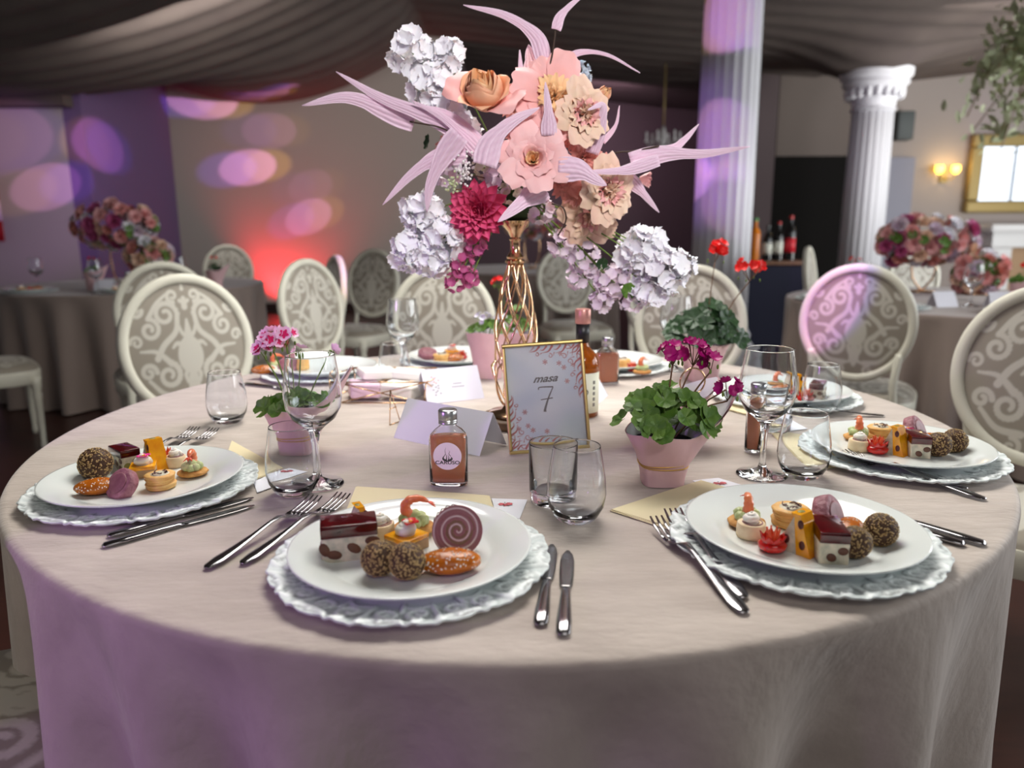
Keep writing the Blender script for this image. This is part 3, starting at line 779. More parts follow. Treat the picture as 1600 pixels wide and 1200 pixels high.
def make_canape():
    t = empty('shrimp_canape')
    g = G(); g.add(*g_ball((0, 0, .0065), (.025, .025, .0065), 30, 10, noise=.05, rng=rng)); g.build('toast', M_toast, t)
    g = G()
    for k in range(9): a = k * .7; g.add(*g_ball((.011 * math.cos(a), .011 * math.sin(a), .0155 + .001 * (k % 3)), .0072, 12, 8, noise=.12, rng=rng))
    g.add(*g_ball((0, 0, .018), .010, 14, 9, noise=.1, rng=rng)); g.build('avocado_cream', M_avo, t)
    s = empty('shrimp', (0, 0, 0)); s.parent = t
    P = spline([(.007, 0, .020), (.001, 0, .0205), (-.007, 0, .025), (-.009, 0, .034), (-.003, 0, .041), (.008, 0, .042), (.017, 0, .038)], 7); n = len(P)
    R = np.interp(np.linspace(0, 1, n), [0, .1, .35, .7, .95, 1], [.0035, .0062, .0072, .0055, .003, .0018]) * (1 + .07 * np.sin(np.arange(n) * 1.2))
    g = G(); g.add(*g_tube(P, R, 12, .9)); g.build('shrimp_body', M_shrimp, s)
    g = G()
    for a in (-.5, 0, .5): g.add(*g_tube([(.017, 0, .038), (.021, a * .006, .036), (.0255, a * .014, .033)], [.0016, .0022, .0006], 6, .4))
    g.build('shrimp_tail', M_shrimpt, s)
    return snapshot(t)
def swirl(t, z0, r0, h, name='cream_swirl', m=None, turns=3.2):
    n = 60; q = np.linspace(0, 1, n); a = q * turns * 2 * PI; R = r0 * (1 - q) ** .8 * .55
    P = np.stack([R * np.cos(a), R * np.sin(a), z0 + h * q * .85 + r0 * .25], 1)
    g = G(); g.add(*g_tube(P, r0 * .48 * (1 - .8 * q) + .0004, 8)); g.add(*g_lathe([(r0 * .7, z0), (r0 * .65, z0 + h * .3), (r0 * .2, z0 + h * .8), (.0002, z0 + h * .9)], 16)); return g.build(name, m or M_cream, t)
def flower4(t, z, r, m, cx=0, cy=0, n=4):
    for k in range(n):
        a = 2 * PI * k / n + .4; g = G(); U, V = np.meshgrid(np.linspace(-1, 1, 6), np.linspace(0, 1, 6)); w = np.sin(V * PI * .8 + .35) * r * .5
        P = np.stack([V * r, U * w, z + .003 * V + .0018 * U * U - .001 * V * V], -1); v, f = g_grid(P); v = xf(v, (cx, cy, 0), (0, 0, a)); v += np.array([0, 0, 0]); g.add(v, f); o = g.build('petal', m, t); md = o.modifiers.new('t', 'SOLIDIFY'); md.thickness = .0005
    g = G()
    for k in range(5): g.add(*g_ball((cx + .0018 * math.cos(k * 1.26), cy + .0018 * math.sin(k * 1.26), z + .003), .0011, 6, 4))
    g.build('flower_centre', mat('stamen', (.95, .70, .12), .5), t)
def make_yellow(pm, nm):
    t = empty('mango_cream_cake'); s = .038
    g = G(); g.add(*g_rbox((0, 0, .0065), (s, s, .013), .001)); g.build('sponge', M_beige, t, angle=40)
    g = G(); g.add(*g_rbox((0, 0, .0158), (s + .0005, s + .0005, .0055), .001)); g.build('mango_topping', M_mango, t, angle=40)
    swirl(t, .018, .0150, .016); flower4(t, .0315, .0110, pm, .003, -.004); return snapshot(t)
def make_rollslice():
    t = empty('rolled_ham_slice'); R, d = .0265, .022
    n, m = 72, 26; A = np.linspace(0, 2 * PI, n, endpoint=False); rr = np.linspace(0.02, 1, m)
    AA, RR = np.meshgrid(A, rr); ph = (RR * 3.1 - AA / (2 * PI)) % 1.0
    c = mixc((.58, .37, .39), (.92, .86, .84), np.exp(-((ph - .5) / .085) ** 2)); br = ((RR * 3.1 - AA / (2 * PI)) % 2 < 1) & (RR < .72); c = np.where(br[..., None] & (np.abs(ph - .5) > .17)[..., None], np.array(s2l((.50, .37, .28))), c)
    front = np.stack([R * RR * np.cos(AA), np.full_like(AA, -d / 2) - .0006 * np.abs(np.sin(RR * 20)), R * RR * np.sin(AA) + R], -1)
    side = np.stack([np.stack([R * k * np.cos(A), np.full(n, y), R * k * np.sin(A) + R], -1) for k, y in ((1.02, -d / 2 + .002), (1.02, d / 2 - .002), (.98, d / 2), (.02, d / 2))])
    cs = np.tile(np.array(s2l((.66, .46, .46))), (4, n, 1))
    g = G(); g.add(*g_grid(np.concatenate([front, side]), True), col=np.concatenate([c, cs]).reshape(-1, 3)); g.build('meat_roll', M_roll, t, attr=True)
    g = G()
    for k in range(5): a = 1.5 + k * .25; g.add(*g_tube([(R * math.cos(a) * .95, -.008 + k * .004, R + R * math.sin(a)), (R * math.cos(a + .2), -.002, R + R * 1.07 * math.sin(a + .1)), (R * math.cos(a + .3), .004 + .001 * k, R + R * 1.02 * math.sin(a + .3))], .0006, 5))
    g.build('garnish_threads', M_thread, t); return snapshot(t)
def make_biscuit():
    t = empty('beet_biscuit_slice'); g = G(); g.add(*g_lathe([(.0005, 0), (.019, .0), (.0215, .0015), (.022, .008), (.0215, .0145), (.019, .016), (.0005, .0165)], 36, sq=lambda a: 1 + .02 * math.sin(5 * a)))
    g.build('biscuit', M_salami, t); g = G(); g.add(*g_ball((0, 0, .0164), (.0165, .015, .0012), 20, 6)); g.build('biscuit_face', mat('biscuit_face', (.46, .26, .30), .5, col2=(.62, .42, .45), nscale=90), t); return snapshot(t)
def make_vav():
    t = empty('puff_pastry_case')
    for k in range(5):
        r = .0225 + .0014 * math.sin(k * 2.1); z = .0012 + k * .0046; g = G()
        g.add(*g_lathe([(.012, z), (r - .002, z - .001), (r, z + .0012), (r + .0004, z + .003), (r - .0015, z + .0048), (.012, z + .005)], 40, sq=lambda a, k=k: 1 + .025 * math.sin(3 * a + k) + .012 * math.sin(9 * a + 2 * k))); g.build('pastry_layer', M_pastry, t)
    g = G(); g.add(*g_ball((0, 0, .0235), (.0155, .0155, .0035), 20, 8, noise=.06, rng=rng)); g.build('cream_filling', M_creamcake, t)
    g = G(); r = random.Random(5)
    for k in range(12):
        a = r.uniform(0, 6.28); P = [(.012 * math.cos(a + q * 1.3) * (1 - .3 * q), .012 * math.sin(a + q * 1.3) * (1 - .3 * q), .0265 + .003 * math.sin(q * 3 + k) * r.uniform(.5, 1)) for q in np.linspace(0, 1.3, 7)]; g.add(*g_tube(P, .0006, 5))
    g.build('beet_threads', M_thread, t); return snapshot(t)
def make_wrap():
    t = empty('tortilla_roll'); g = G(); g.add(*g_lathe([(.0005, 0), (.0165, 0), (.0178, .002), (.0182, .011), (.0175, .0185), (.0160, .0195), (.0005, .0192)], 36, sq=lambda a: 1 + .02 * math.sin(3 * a))); g.build('wrap', M_wrap, t)
    n = 50; q = np.linspace(0, 1, n); P = np.stack([(.004 + .011 * q) * np.cos(q * 14), (.004 + .011 * q) * np.sin(q * 14), np.full(n, .0196)], 1); g = G(); g.add(*g_tube(P, .0009, 5)); g.build('ham_spiral', M_salami, t)
    swirl(t, .019, .0125, .013, turns=2.5)
    seeds(46, lambda r: (lambda u: ((u.x * .0098, u.y * .0098, .0225 + u.z * .0092), tuple(u)))(Vector((r.gauss(0, 1), r.gauss(0, 1), abs(r.gauss(0, 1)) + .5)).normalized()), .0012, M_poppy, 'black_seeds', t, 9); return snapshot(t)
def make_tomato():
    t = empty('tomato_flower'); g = G(); g.add(*g_lathe([(.0005, 0), (.010, .0), (.0155, .004), (.0165, .009), (.012, .013), (.0005, .012)], 24)); g.build('tomato_base', M_tomato, t)
    for ring, (n, r, h, m, til) in enumerate([(8, .0135, .016, M_tomato, .35), (6, .008, .022, M_tomato2, .1)]):
        for k in range(n):
            a = 2 * PI * k / n + ring * .4; g = G(); U, V = np.meshgrid(np.linspace(-1, 1, 5), np.linspace(0, 1, 6)); w = (1 - V ** 1.7) * r * .70
            P = np.stack([r * .75 + V * h * math.sin(til) - U * U * .002, U * w, .006 + V * h * math.cos(til)], -1); v, f = g_grid(P); g.add(xf(v, rot=(0, 0, a)), f); o = g.build('tomato_petal', m, t); md = o.modifiers.new('t', 'SOLIDIFY'); md.thickness = .0012
    return snapshot(t)
FOOD = dict(ball=(make_ball(), 'sesame-coated round ball', 'sesame ball'), nugget=(make_nugget(), 'orange glazed sesame nugget', 'nugget'),
    jelly=(make_jelly(), 'cream cake with dark red jelly top', 'cake'), wedge=(make_wedge(), 'triangular mango terrine slice', 'terrine'),
    canape=(make_canape(), 'shrimp and avocado cream toast', 'canape'), yellow=(make_yellow(M_redpetal, 'red'), 'square mango cake with cream and red flower', 'cake'),
    pinkcake=(make_yellow(M_pinkpetal, 'pink'), 'square mango cake with cream and pink flower', 'cake'), roll=(make_rollslice(), 'thick spiral slice of meat roll', 'meat roll'),
    biscuit=(make_biscuit(), 'purple beet biscuit slice leaning on edge', 'biscuit'), vav=(make_vav(), 'layered puff pastry case with dark threads', 'pastry'),
    wrap=(make_wrap(), 'tortilla roll with white cream and black seeds', 'wrap'), tomato=(make_tomato(), 'red tomato cut as a flower', 'tomato'))
GR = dict(ball='sesame balls', nugget='glazed nuggets', jelly='red jelly cakes', wedge='mango terrine slices', canape='shrimp canapes', yellow='flower-topped mango cakes', pinkcake='flower-topped mango cakes', roll='meat roll slices', biscuit='beet biscuit slices', vav='puff pastry cases', wrap='tortilla rolls', tomato='tomato flowers')
PZ = TZ + .0052 + .0072
def food(key, px, py, rot, where, extra='', scale=1.0, dz=0.0, z=None):
    o, d, c = FOOD[key]; p = at(px, py, z or PZ)
    r = rot if isinstance(rot, tuple) else (0, 0, rad(rot))
    lab = (d + ' ' + extra).strip() + ' ' + where
    PR.place(o, (p.x, p.y, PZ + dz), r, lab, c, GR[key], scale)
# (px, py): where the piece touches the plate, at its middle
W = 'on the nearest plate'
food('jelly', 547, 866, 14, W, scale=1.22)
food('wedge', 561, 838, 28, W, scale=.98)
food('wrap', 596, 838, 0, W, scale=.95)
food('canape', 647, 833, 8, W, scale=1.12)
food('yellow', 636, 856, 52, W, scale=1.02)
food('roll', 716, 868, (rad(-24), 0, rad(8)), W, scale=1.12)
food('ball', 593, 898, 40, W, 'touching the jelly cake', 1.08)
food('ball', 637, 903, 200, W, 'beside the orange nugget', 1.12)
food('nugget', 704, 893, 6, W, scale=1.12)
W = 'on the right front plate'
food('canape', 1166, 822, (0, 0, rad(80)), W, scale=.98)
food('vav', 1234, 820, 0, W, scale=1.02)
food('wrap', 1173, 838, 30, W, scale=1.0)
food('tomato', 1206, 860, 10, W, scale=1.06)
food('wedge', 1247, 860, (0, 0, rad(-52)), W, scale=1.15)
food('yellow', 1266, 838, 30, W, scale=.85)
food('biscuit', 1281, 828, (rad(66), 0, rad(50)), W, scale=1.3, dz=.016)
food('jelly', 1292, 866, 82, W, scale=1.05)
food('nugget', 1326, 838, 60, W, scale=.95)
food('ball', 1334, 870, 10, W, 'touching the jelly cake', 1.02)
food('ball', 1374, 851, 120, W, 'nearer the plate rim', 1.08)
W = 'on the left-edge plate'
food('ball', 152, 748, (0, 0, .6), W, scale=1.35)
food('jelly', 197, 730, -42, W, scale=.95)
food('pinkcake', 225, 742, 20, W, scale=.98)
food('wedge', 243, 731, (0, 0, rad(-40)), W, scale=1.15)
food('tomato', 262, 722, 10, W, scale=.9)
food('wrap', 275, 728, 0, W, scale=.92)
food('canape', 302, 743, (0, 0, rad(-80)), W, scale=.95)
food('vav', 252, 762, 0, W, scale=.93)
food('biscuit', 200, 770, (rad(55), 0, rad(-28)), W, scale=1.1, dz=.010)
food('nugget', 154, 771, 18, W, scale=1.0)
W = 'on the right-edge plate'
food('canape', 1340, 688, (0, 0, rad(70)), W, scale=1.0)
food('wrap', 1342, 703, 0, W, scale=1.0)
food('tomato', 1370, 708, 20, W, scale=1.1)
food('vav', 1374, 685, 0, W, scale=.95)
food('wedge', 1397, 708, (0, 0, rad(-55)), W, scale=1.12)
food('pinkcake', 1412, 692, 30, W, scale=.85)
food('biscuit', 1420, 687, (rad(62), 0, rad(45)), W, scale=1.25, dz=.014)
food('jelly', 1430, 709, 78, W, scale=1.0)
food('nugget', 1452, 696, 20, W, scale=.95)
food('ball', 1465, 712, 10, W, 'beside the jelly cake', 1.1)
food('ball', 1490, 706, 70, W, 'nearest the rim', 1.1)
W = 'on the back right plate'
food('tomato', 1258, 628, 0, W, scale=1.1)
food('jelly', 1276, 622, 60, W, scale=1.0)
food('wedge', 1241, 615, 20, W, scale=1.1)
food('canape', 1215, 612, 40, W)
food('nugget', 1225, 626, 10, W)
W = 'on the plate behind the left geranium'
food('nugget', 412, 584, 20, W)
food('canape', 432, 578, 20, W)
food('biscuit', 450, 580, (rad(60), 0, 0), W, scale=1.1, dz=.012)
food('vav', 470, 580, 0, W)
W = 'on the plate behind the place cards'
food('biscuit', 668, 560, (rad(20), 0, .3), W, scale=1.3, dz=.004)
food('vav', 690, 566, 0, W)
food('nugget', 708, 565, 20, W)
food('tomato', 722, 561, 20, W)
food('yellow', 706, 556, 20, W)
W = 'on the plate behind the brown bottle'
food('wrap', 955, 583, 0, W)
food('tomato', 988, 580, 0, W)
food('canape', 1003, 584, 50, W)
food('vav', 972, 574, 0, W)

# ================================================================== BOTTLES, CARDS, FRAME, BASKET
M_flask = mat('bottle_glass', (.97, .97, .97), .02, trans=1, ior=1.45)
M_drink = mat('peach_drink', (.96, .62, .46), .08, trans=.1, ior=1.34, sss=.2)
M_cap = mat('aluminium_cap', (.72, .72, .72), .3, metal=1)
M_label = mat('lilac_label', (.93, .86, .93), .5)
M_ink = mat('grey_ink', (.30, .29, .31), .4, metal=.3)

def make_flask():
    t = empty('drink_bottle'); w, d = .030, .015
    def rsq(px, py, p=5): return lambda a: 1
    def body(prof, n=48, p=4.0):
        v = []; f = []
        for (kx, ky, z) in prof:
            for i in range(n):
                a = 2 * PI * i / n; c, s = math.cos(a), math.sin(a); q = p if kx > .02 else 2 + (p - 2) * max(0, (kx - .013) / .017)
                k = (abs(c) ** q + abs(s) ** q) ** (-1 / q); v.append((kx * c * k, ky * s * k, z))
        m = len(prof)
        for j in range(m - 1):
            for i in range(n): f.append((j * n + i, j * n + (i + 1) % n, (j + 1) * n + (i + 1) % n, (j + 1) * n + i))
        f.append(tuple(reversed(range(n)))); f.append(tuple(range((m - 1) * n, m * n))); return np.array(v), f
    outer = [(.027, .012, 0), (.0295, .0145, .002), (.030, .015, .006), (.030, .015, .076), (.0275, .0145, .084), (.021, .0135, .091), (.0145, .0125, .096), (.0125, .012, .100), (.0125, .0125, .108)]
    inner = [(.0105, .0105, .108), (.0105, .010, .100), (.0125, .0105, .096), (.019, .0115, .0905), (.0255, .0125, .0835), (.028, .013, .076), (.028, .013, .008), (.026, .011, .006)]
    g = G(); g.add(*body(outer + inner)); g.build('glass_body', M_flask, t, angle=60)
    g = G(); g.add(*body([(.0262, .0112, .0062), (.0279, .0129, .0085), (.0279, .0129, .076), (.0262, .0126, .0815), (.0262, .0126, .082)])); g.build('drink', M_drink, t)
    g = G(); g.add(*g_lathe([(.0128, .101), (.0148, .101), (.0150, .103), (.0142, .1045), (.0150, .106), (.0142, .1078), (.0148, .109), (.0148, .1215), (.0135, .123), (.0005, .1232)], 36)); g.build('screw_cap', M_cap, t, angle=50)
    return t
def text(s, name, size, parent, loc, rot, m, shear=0., ext=.0, sx=1.):
    cu = bpy.data.curves.new(name, 'FONT'); cu.body = s; cu.size = size; cu.align_x = 'CENTER'; cu.shear = shear; cu.extrude = ext; cu.offset = size * .022
    cu.materials.append(m); q = bpy.data.objects.new('tmp_text', cu); COL.objects.link(q); bpy.context.view_layer.update()
    me = bpy.data.meshes.new_from_object(q.evaluated_get(bpy.context.evaluated_depsgraph_get())); bpy.data.objects.remove(q); me.name = name
    if not me.materials: me.materials.append(m)
    o = bpy.data.objects.new(name, me); COL.objects.link(o); o.parent = parent; o.location = loc; o.rotation_euler = rot; o.scale = (sx, 1, 1); return o
flask0 = make_flask()
def flask_label(t, sc=1.):
    g = G(); n = 40; v = [(0, 0, 0)] + [(.0222 * math.cos(2 * PI * i / n), 0, .0222 * math.sin(2 * PI * i / n)) for i in range(n)]
    g.add(v, [(0, 1 + i, 1 + (i + 1) % n) for i in range(n)]); g.build('round_label', M_label, t, smooth=False, loc=(0, -.0154, .0515))
snapshot(flask0)
plain = Protos()
b1 = empty('drink_bottle'); bpy.data.objects.remove(b1)
p = at(702, 757); 
PR.place(flask0, (p.x, p.y, TZ + .0002), rad(-2), 'flat glass bottle of peach drink with round white label, in front of the tent card', 'bottle', 'peach drink bottles')
CH_f = CH[flask0.name]
FL2 = copy_tree(flask0, (at(1178, 702).x, at(1178, 702).y, TZ + .0002), rad(62), 'flat bottle of orange drink seen edge-on behind the right wine goblet', 'peach drink bottles'); FL2['category'] = 'bottle'
FL3 = copy_tree(flask0, (at(948, 600).x, at(948, 600).y, TZ + .0002), rad(10), 'small flat bottle of orange drink at the far side behind the brown bottle', 'peach drink bottles'); FL3['category'] = 'bottle'
# the label with its flame mark and lettering (front bottle only)
flask_label(flask0)
def ink(name, strokes, t, y, m):
    g = G()
    for P in strokes:
        P = np.asarray(P); T = np.gradient(P[:, :2], axis=0); T /= np.linalg.norm(T, axis=1)[:, None] + 1e-9; N = np.stack([-T[:, 1], T[:, 0]], 1)
        a = P[:, :2] + N * P[:, 2:]; b = P[:, :2] - N * P[:, 2:]; n = len(P)
        v = [(x, y, z) for x, z in np.concatenate([a, b])]; g.add(v, [(i, i + 1, n + i + 1, n + i) for i in range(n - 1)])
    return g.build(name, m, t, smooth=False)
c0 = .0515
ink('flame_mark', [stroke([(-.0055, c0 + .0005), (-.0065, c0 - .0045), (-.001, c0 - .0075), (-.0005, c0 - .007)], .0002, .0003, 8, wm=.0016), stroke([(-.0058, c0 - .001), (-.0030, c0 + .004), (-.0036, c0 + .009), (-.002, c0 + .014)], .0005, .0001), stroke([(.0058, c0 - .001), (.0066, c0 - .0045), (.001, c0 - .0075), (.0005, c0 - .007)], .0002, .0003, 8, wm=.0016), stroke([(.0052, c0 + .000), (.0024, c0 + .004), (.0038, c0 + .0075), (.0020, c0 + .0095)], .0005, .0001), stroke([(-.0018, c0 - .006), (-.0012, c0 - .001), (-.0022, c0 + .003)], .0009, .0002), stroke([(.0014, c0 - .006), (.0022, c0 - .002), (.0008, c0 + .002)], .0008, .0002)], flask0, -.0156, M_ink)
text('CARUSO', 'label_lettering', .0078, flask0, (0, -.0156, c0 - .0128), (PI / 2, 0, 0), M_ink, ext=.00005, sx=1.25)

# tall brown bottle with paper label
M_brown = mat('amber_liquor', (.62, .32, .08), .05, trans=.55, ior=1.4)
t = empty('liquor_bottle', at(908, 655) + Vector((.004, .035, .0002)), label='brown round-shouldered bottle with cream label and pink cap, behind the table number', cat='bottle')
g = G(); g.add(*g_lathe([(.0005, 0), (.033, 0), (.036, .003), (.036, .110), (.035, .120), (.029, .136), (.017, .147), (.0135, .155), (.013, .205), (.014, .206), (.014, .214), (.0005, .215)], 48)); g.build('bottle_body', M_brown, t, angle=50)
g = G(); g.add(*g_lathe([(.0364, .012), (.0364, .098)], 48)); o = g.build('paper_label', mat('cream_label', (.86, .86, .78), .6), t); o.data.polygons[0].use_smooth = True
g = G(); g.add(*g_lathe([(.0142, .160), (.0145, .160), (.0145, .200), (.0142, .200)], 32)); g.build('neck_sleeve', mat('dark_sleeve', (.10, .10, .11), .4), t)
g = G(); g.add(*g_lathe([(.0162, .200), (.0168, .201), (.0168, .228), (.0155, .2305), (.0005, .231)], 32)); g.build('cap', mat('copper_pink_cap', (.78, .56, .52), .35, metal=.4), t, angle=50)
g = G()
for z in (.03, .042, .054, .066, .078): g.add(*g_box((.0368 * math.cos(-.9), .0368 * math.sin(-.9), z), (.0012, .005, .007), rot=(0, 0, -.9)))
g.build('label_marks', mat('label_grey', (.45, .45, .43), .6), t, smooth=False)
g = G(); g.add(*g_tube([(.0368 * math.cos(-1.45 + .14 * math.cos(q)), .0368 * math.sin(-1.45 + .14 * math.cos(q)), .058 + .006 * math.sin(q)) for q in np.linspace(0, 6.28, 16)], .0012, 5)); g.build('label_emblem', M_ink, t)

# tent cards
def tent(name, a, b, h, back, m, lab, lean=.5):
    """a, b: front lower corners; h: slant height; back: spread"""
    a, b = Vector(a), Vector(b); u = (b - a).normalized(); nrm = Vector((-u.y, u.x, 0)); L = (b - a).length
    t = empty(name, a, (0, 0, math.atan2(u.y, u.x)), lab, 'place card', 'folded white place cards')
    sp = back / 2; z = math.sqrt(h * h - sp * sp); th = .0006
    def panel(nm, y0, y1):
        g = G(); s = 1 if y1 > y0 else -1
        v = np.array([(0, y0, 0), (L, y0, 0), (L, y1, z), (0, y1, z), (0, y0 + s * th * 1.2, 0), (L, y0 + s * th * 1.2, 0), (L, y1 + s * th * .3, z - th), (0, y1 + s * th * .3, z - th)])
        g.add(v, [(0, 1, 2, 3), (5, 4, 7, 6), (0, 4, 5, 1), (1, 5, 6, 2), (2, 6, 7, 3), (3, 7, 4, 0)]); return g.build(nm, m, t, smooth=False)
    panel('front_panel', 0, sp); panel('back_panel', 2 * sp, sp); return t, z, sp, L
M_tent = mat('card_white', (.88, .88, .92), .55)
tent('place_card', at(615, 684), at(749, 713), .083, .085, M_tent, 'blank white tent card behind the small peach bottle')
t, z, sp, L = tent('place_card', at(668, 632), at(757, 622), .085, .085, M_tent, 'white tent card with a printed sprig, standing behind the blank one')
an = math.atan2(sp, z)
def on_panel(x, s): return (x, s * math.sin(an) - .0006, s * math.cos(an))
g = G(); r = random.Random(2)
for k in range(15):
    s = .02 + k * .0032; x = .028 + .004 * math.sin(k * 1.3) + (.006 if k % 2 else -.003); q = .0028
    P = [on_panel(x - q, s), on_panel(x, s - q * .5), on_panel(x + q, s + q * .3), on_panel(x, s + q * .8)]
    g.add(P, [(0, 1, 2, 3)], 0 if k < 9 else 1)
g.build('printed_sprig', [mat('sprig_grey', (.55, .54, .56), .6), mat('sprig_pink', (.86, .62, .60), .6)], t, smooth=False)
g = G()
for (x0, x1, s) in ((.072, .094, .044), (.068, .100, .036)):
    for k in range(7):
        xx = x0 + (x1 - x0) * k / 7; g.add([on_panel(xx, s - .0008), on_panel(xx + (x1 - x0) / 9, s - .0008), on_panel(xx + (x1 - x0) / 9, s + .001), on_panel(xx, s + .001)], [(0, 1, 2, 3)])
g.build('printed_line', mat('sprig_grey'.replace('sprig', 'text'), (.5, .5, .5), .6), t, smooth=False)
tent('place_card', at(926, 640), at(950, 618), .080, .08, M_tent, 'white tent card edge showing right of the brown bottle')

# table-number frame
FA, FB = at(796, 711), at(930, 703)
u = (FB - FA).normalized(); FW, FH = .148, .198
t = empty('table_number_frame', FA + Vector((0, 0, .0005)), (rad(-14), rad(-3.2), math.atan2(u.y, u.x) * .4), 'thin brass picture frame with the printed table number seven', 'picture frame')
fw = .0062
for nm, c, s in (('frame_bar', (FW / 2, 0, fw / 2), (FW, .012, fw)), ('frame_bar', (FW / 2, 0, FH - fw / 2), (FW, .012, fw)), ('frame_bar', (fw / 2, 0, FH / 2), (fw, .012, FH - 2 * fw)), ('frame_bar', (FW - fw / 2, 0, FH / 2), (fw, .012, FH - 2 * fw))):
    g = G(); g.add(*g_box(c, s)); o = g.build(nm, M_goldframe, t, smooth=False); b = o.modifiers.new('b', 'BEVEL'); b.width = .0018; b.segments = 2
g = G(); g.add(*g_box((FW / 2, .0035, FH / 2), (FW - fw, .003, FH - fw))); g.build('backing_board', mat('backing_board', (.25, .20, .16), .7), t, smooth=False)
g = G(); g.add(*g_box((FW / 2, .045, .075), (.045, .0025, .155), rot=(rad(32), 0, 0))); g.build('easel_strut', mat('backing_board', (.25, .20, .16)), t, smooth=False)
# printed sheet
nx, nz = 150, 200
X, Z = np.meshgrid(np.linspace(fw, FW - fw, nx), np.linspace(fw, FH - fw, nz)); XU, ZU = (X / FW) * 1.0, (Z / FW) * 1.0
paper = mixc((.88, .91, .95), (.96, .97, .98), .5 + .5 * np.sin(XU * 7 + 2 * np.sin(ZU * 5)) * np.sin(ZU * 6 + XU * 3))
SR, SG = [], []
def corner(cx, cz, fx, fz):
    L = SR if 1 else 0
    def T(P): P = P.copy(); P[:, 0] = cx + fx * P[:, 0]; P[:, 1] = cz + fz * P[:, 1]; return P
    # scrolls along both arms of the corner
    for k, (d, s) in enumerate([(0, 1), (.17, .9), (.34, .8), (.50, .65)]):
        for sw in (0, 1):
            A = [stroke([(.02, d + .02), (.10 * s, d + .07), (.12 * s, d + .15)], .014, .003, 8), stroke([(.02, d + .09), (.06, d + .13), (.06, d + .17)], .012, .003, 6), spiral(.17 * s, d + .05, .035 * s, .012, PI, .9, .007, .003, 14), stroke([(.10, d + .0), (.17 * s, d + .01)], .006, .002, 6)]
            for P in A:
                Q = P.copy()
                if sw: Q[:, :2] = Q[:, 1::-1][:, :2]
                SR.append(T(Q))
        if k < 3:
            for q in range(6):
                a = q * PI / 3; P = stroke([(.26 * s, d + .12), (.26 * s + .026 * math.cos(a), d + .12 + .026 * math.sin(a))], .004, .006, 4); SR.append(T(P))
                P = P.copy(); P[:, :2] = P[:, 1::-1][:, :2]; SR.append(T(P))
corner(.02, .04, 1, 1); corner(.98, 1.30, -1, -1)
f = field(XU, ZU, SR); ms = np.clip((f + .003) / .006, 0, 1)
# the floral corners leave the other two corners free
fade = np.clip(((XU + (1.33 - ZU) * .78) - .40) / .05, 0, 1) * np.clip((((1 - XU) + ZU * .78) - .40) / .05, 0, 1)
col = paper * (1 - (ms * fade)[..., None]) + np.array(s2l((.78, .45, .43))) * (ms * fade)[..., None]
g = G(); g.add(*g_grid(np.stack([X, np.full_like(X, .0012), Z], -1)), col=col.reshape(-1, 3)); g.build('printed_sheet', mat('printed_paper', (.8, .8, .8), .55, attr=True), t, attr=True, smooth=False)
M_greyink = mat('grey_print', (.50, .48, .47), .5)
text('masa', 'print_word', .019, t, (FW * .50, .0006, FH * .635), (PI / 2, 0, 0), M_greyink, shear=.5, sx=1.15)
ink('print_number', [stroke([(.061, .112), (.064, .1165), (.088, .116)], .0008, .0012, 8), stroke([(.088, .116), (.078, .096), (.071, .078), (.070, .072)], .0008, .0026, 8), stroke([(.064, .094), (.086, .096)], .0008, .001, 4)], t, .0006, M_greyink)
g = G(); g.add(*g_box((FW / 2, -.0012, FH / 2), (FW - 2 * fw, .0014, FH - 2 * fw))); g.build('glass_pane', mat('frame_glass', (1, 1, 1), .01, trans=1, ior=1.5), t, smooth=False)

# gold wire box with wrapped favours
P4 = [at(532, 640), at(612, 652), at(700, 616), at(640, 590)]
cen = sum(P4, Vector()) / 4
t = empty('wire_basket', cen + Vector((-.03, .03, .0)), (0, 0, rad(-2)), 'low geometric gold wire box holding wrapped white favours', 'basket')
def wires(name, segs, r, parent, m=M_gold):
    for a, b in segs: g = G(); g.add(*g_tube([a, b], r, 6)); g.build(name, m, parent)
bw, bd, bh = .125, .085, .05
base = [(-bw * .8, -bd, 0), (bw * .8, -bd, 0), (bw, 0, 0), (bw * .8, bd, 0), (-bw * .8, bd, 0), (-bw, 0, 0)]
topp = [(x * 1.06, y * 1.06, bh) for x, y, z in base]; mid = [((base[i][0] + base[(i + 1) % 6][0]) * .54, (base[i][1] + base[(i + 1) % 6][1]) * .54, bh * .5) for i in range(6)]
segs = []
for i in range(6):
    j = (i + 1) % 6; segs += [(base[i], base[j]), (topp[i], topp[j]), (base[i], topp[i]), (base[i], mid[i]), (base[j], mid[i]), (topp[i], mid[i]), (topp[j], mid[i])]
wires('gold_wire', [tuple(tuple(Vector(q) + Vector((0, 0, .002))) for q in s) for s in segs], .0016, t)
M_favour = mat('white_wrapping', (.90, .89, .86), .4); M_favour2 = mat('pink_wrapping', (.88, .76, .84), .4)
for k, (x, y, z, a, sx, sy, sz, mm, lab) in enumerate([(-.055, -.02, .021, .3, .07, .085, .034, M_favour2, 'pale pink wrapped favour in the gold wire box'), (.035, -.025, .019, -.3, .085, .07, .030, M_favour, 'white wrapped favour at the right end of the gold wire box'), (-.03, .028, .050, .5, .09, .06, .020, M_favour, 'long white wrapped favour on top in the gold wire box'), (.045, .035, .046, -.1, .075, .05, .018, M_favour, 'white wrapped favour at the back of the gold wire box')]):
    g = G(); g.add(*g_rbox((0, 0, 0), (sx, sy, sz), .006)); o = g.build('favour_packet', mm, angle=50); o.location = t.location + Vector((x, y, z + .002)); o.rotation_euler = (.05 * (k - 1), .06, a); tag(o, lab, 'favour', 'wrapped favours')
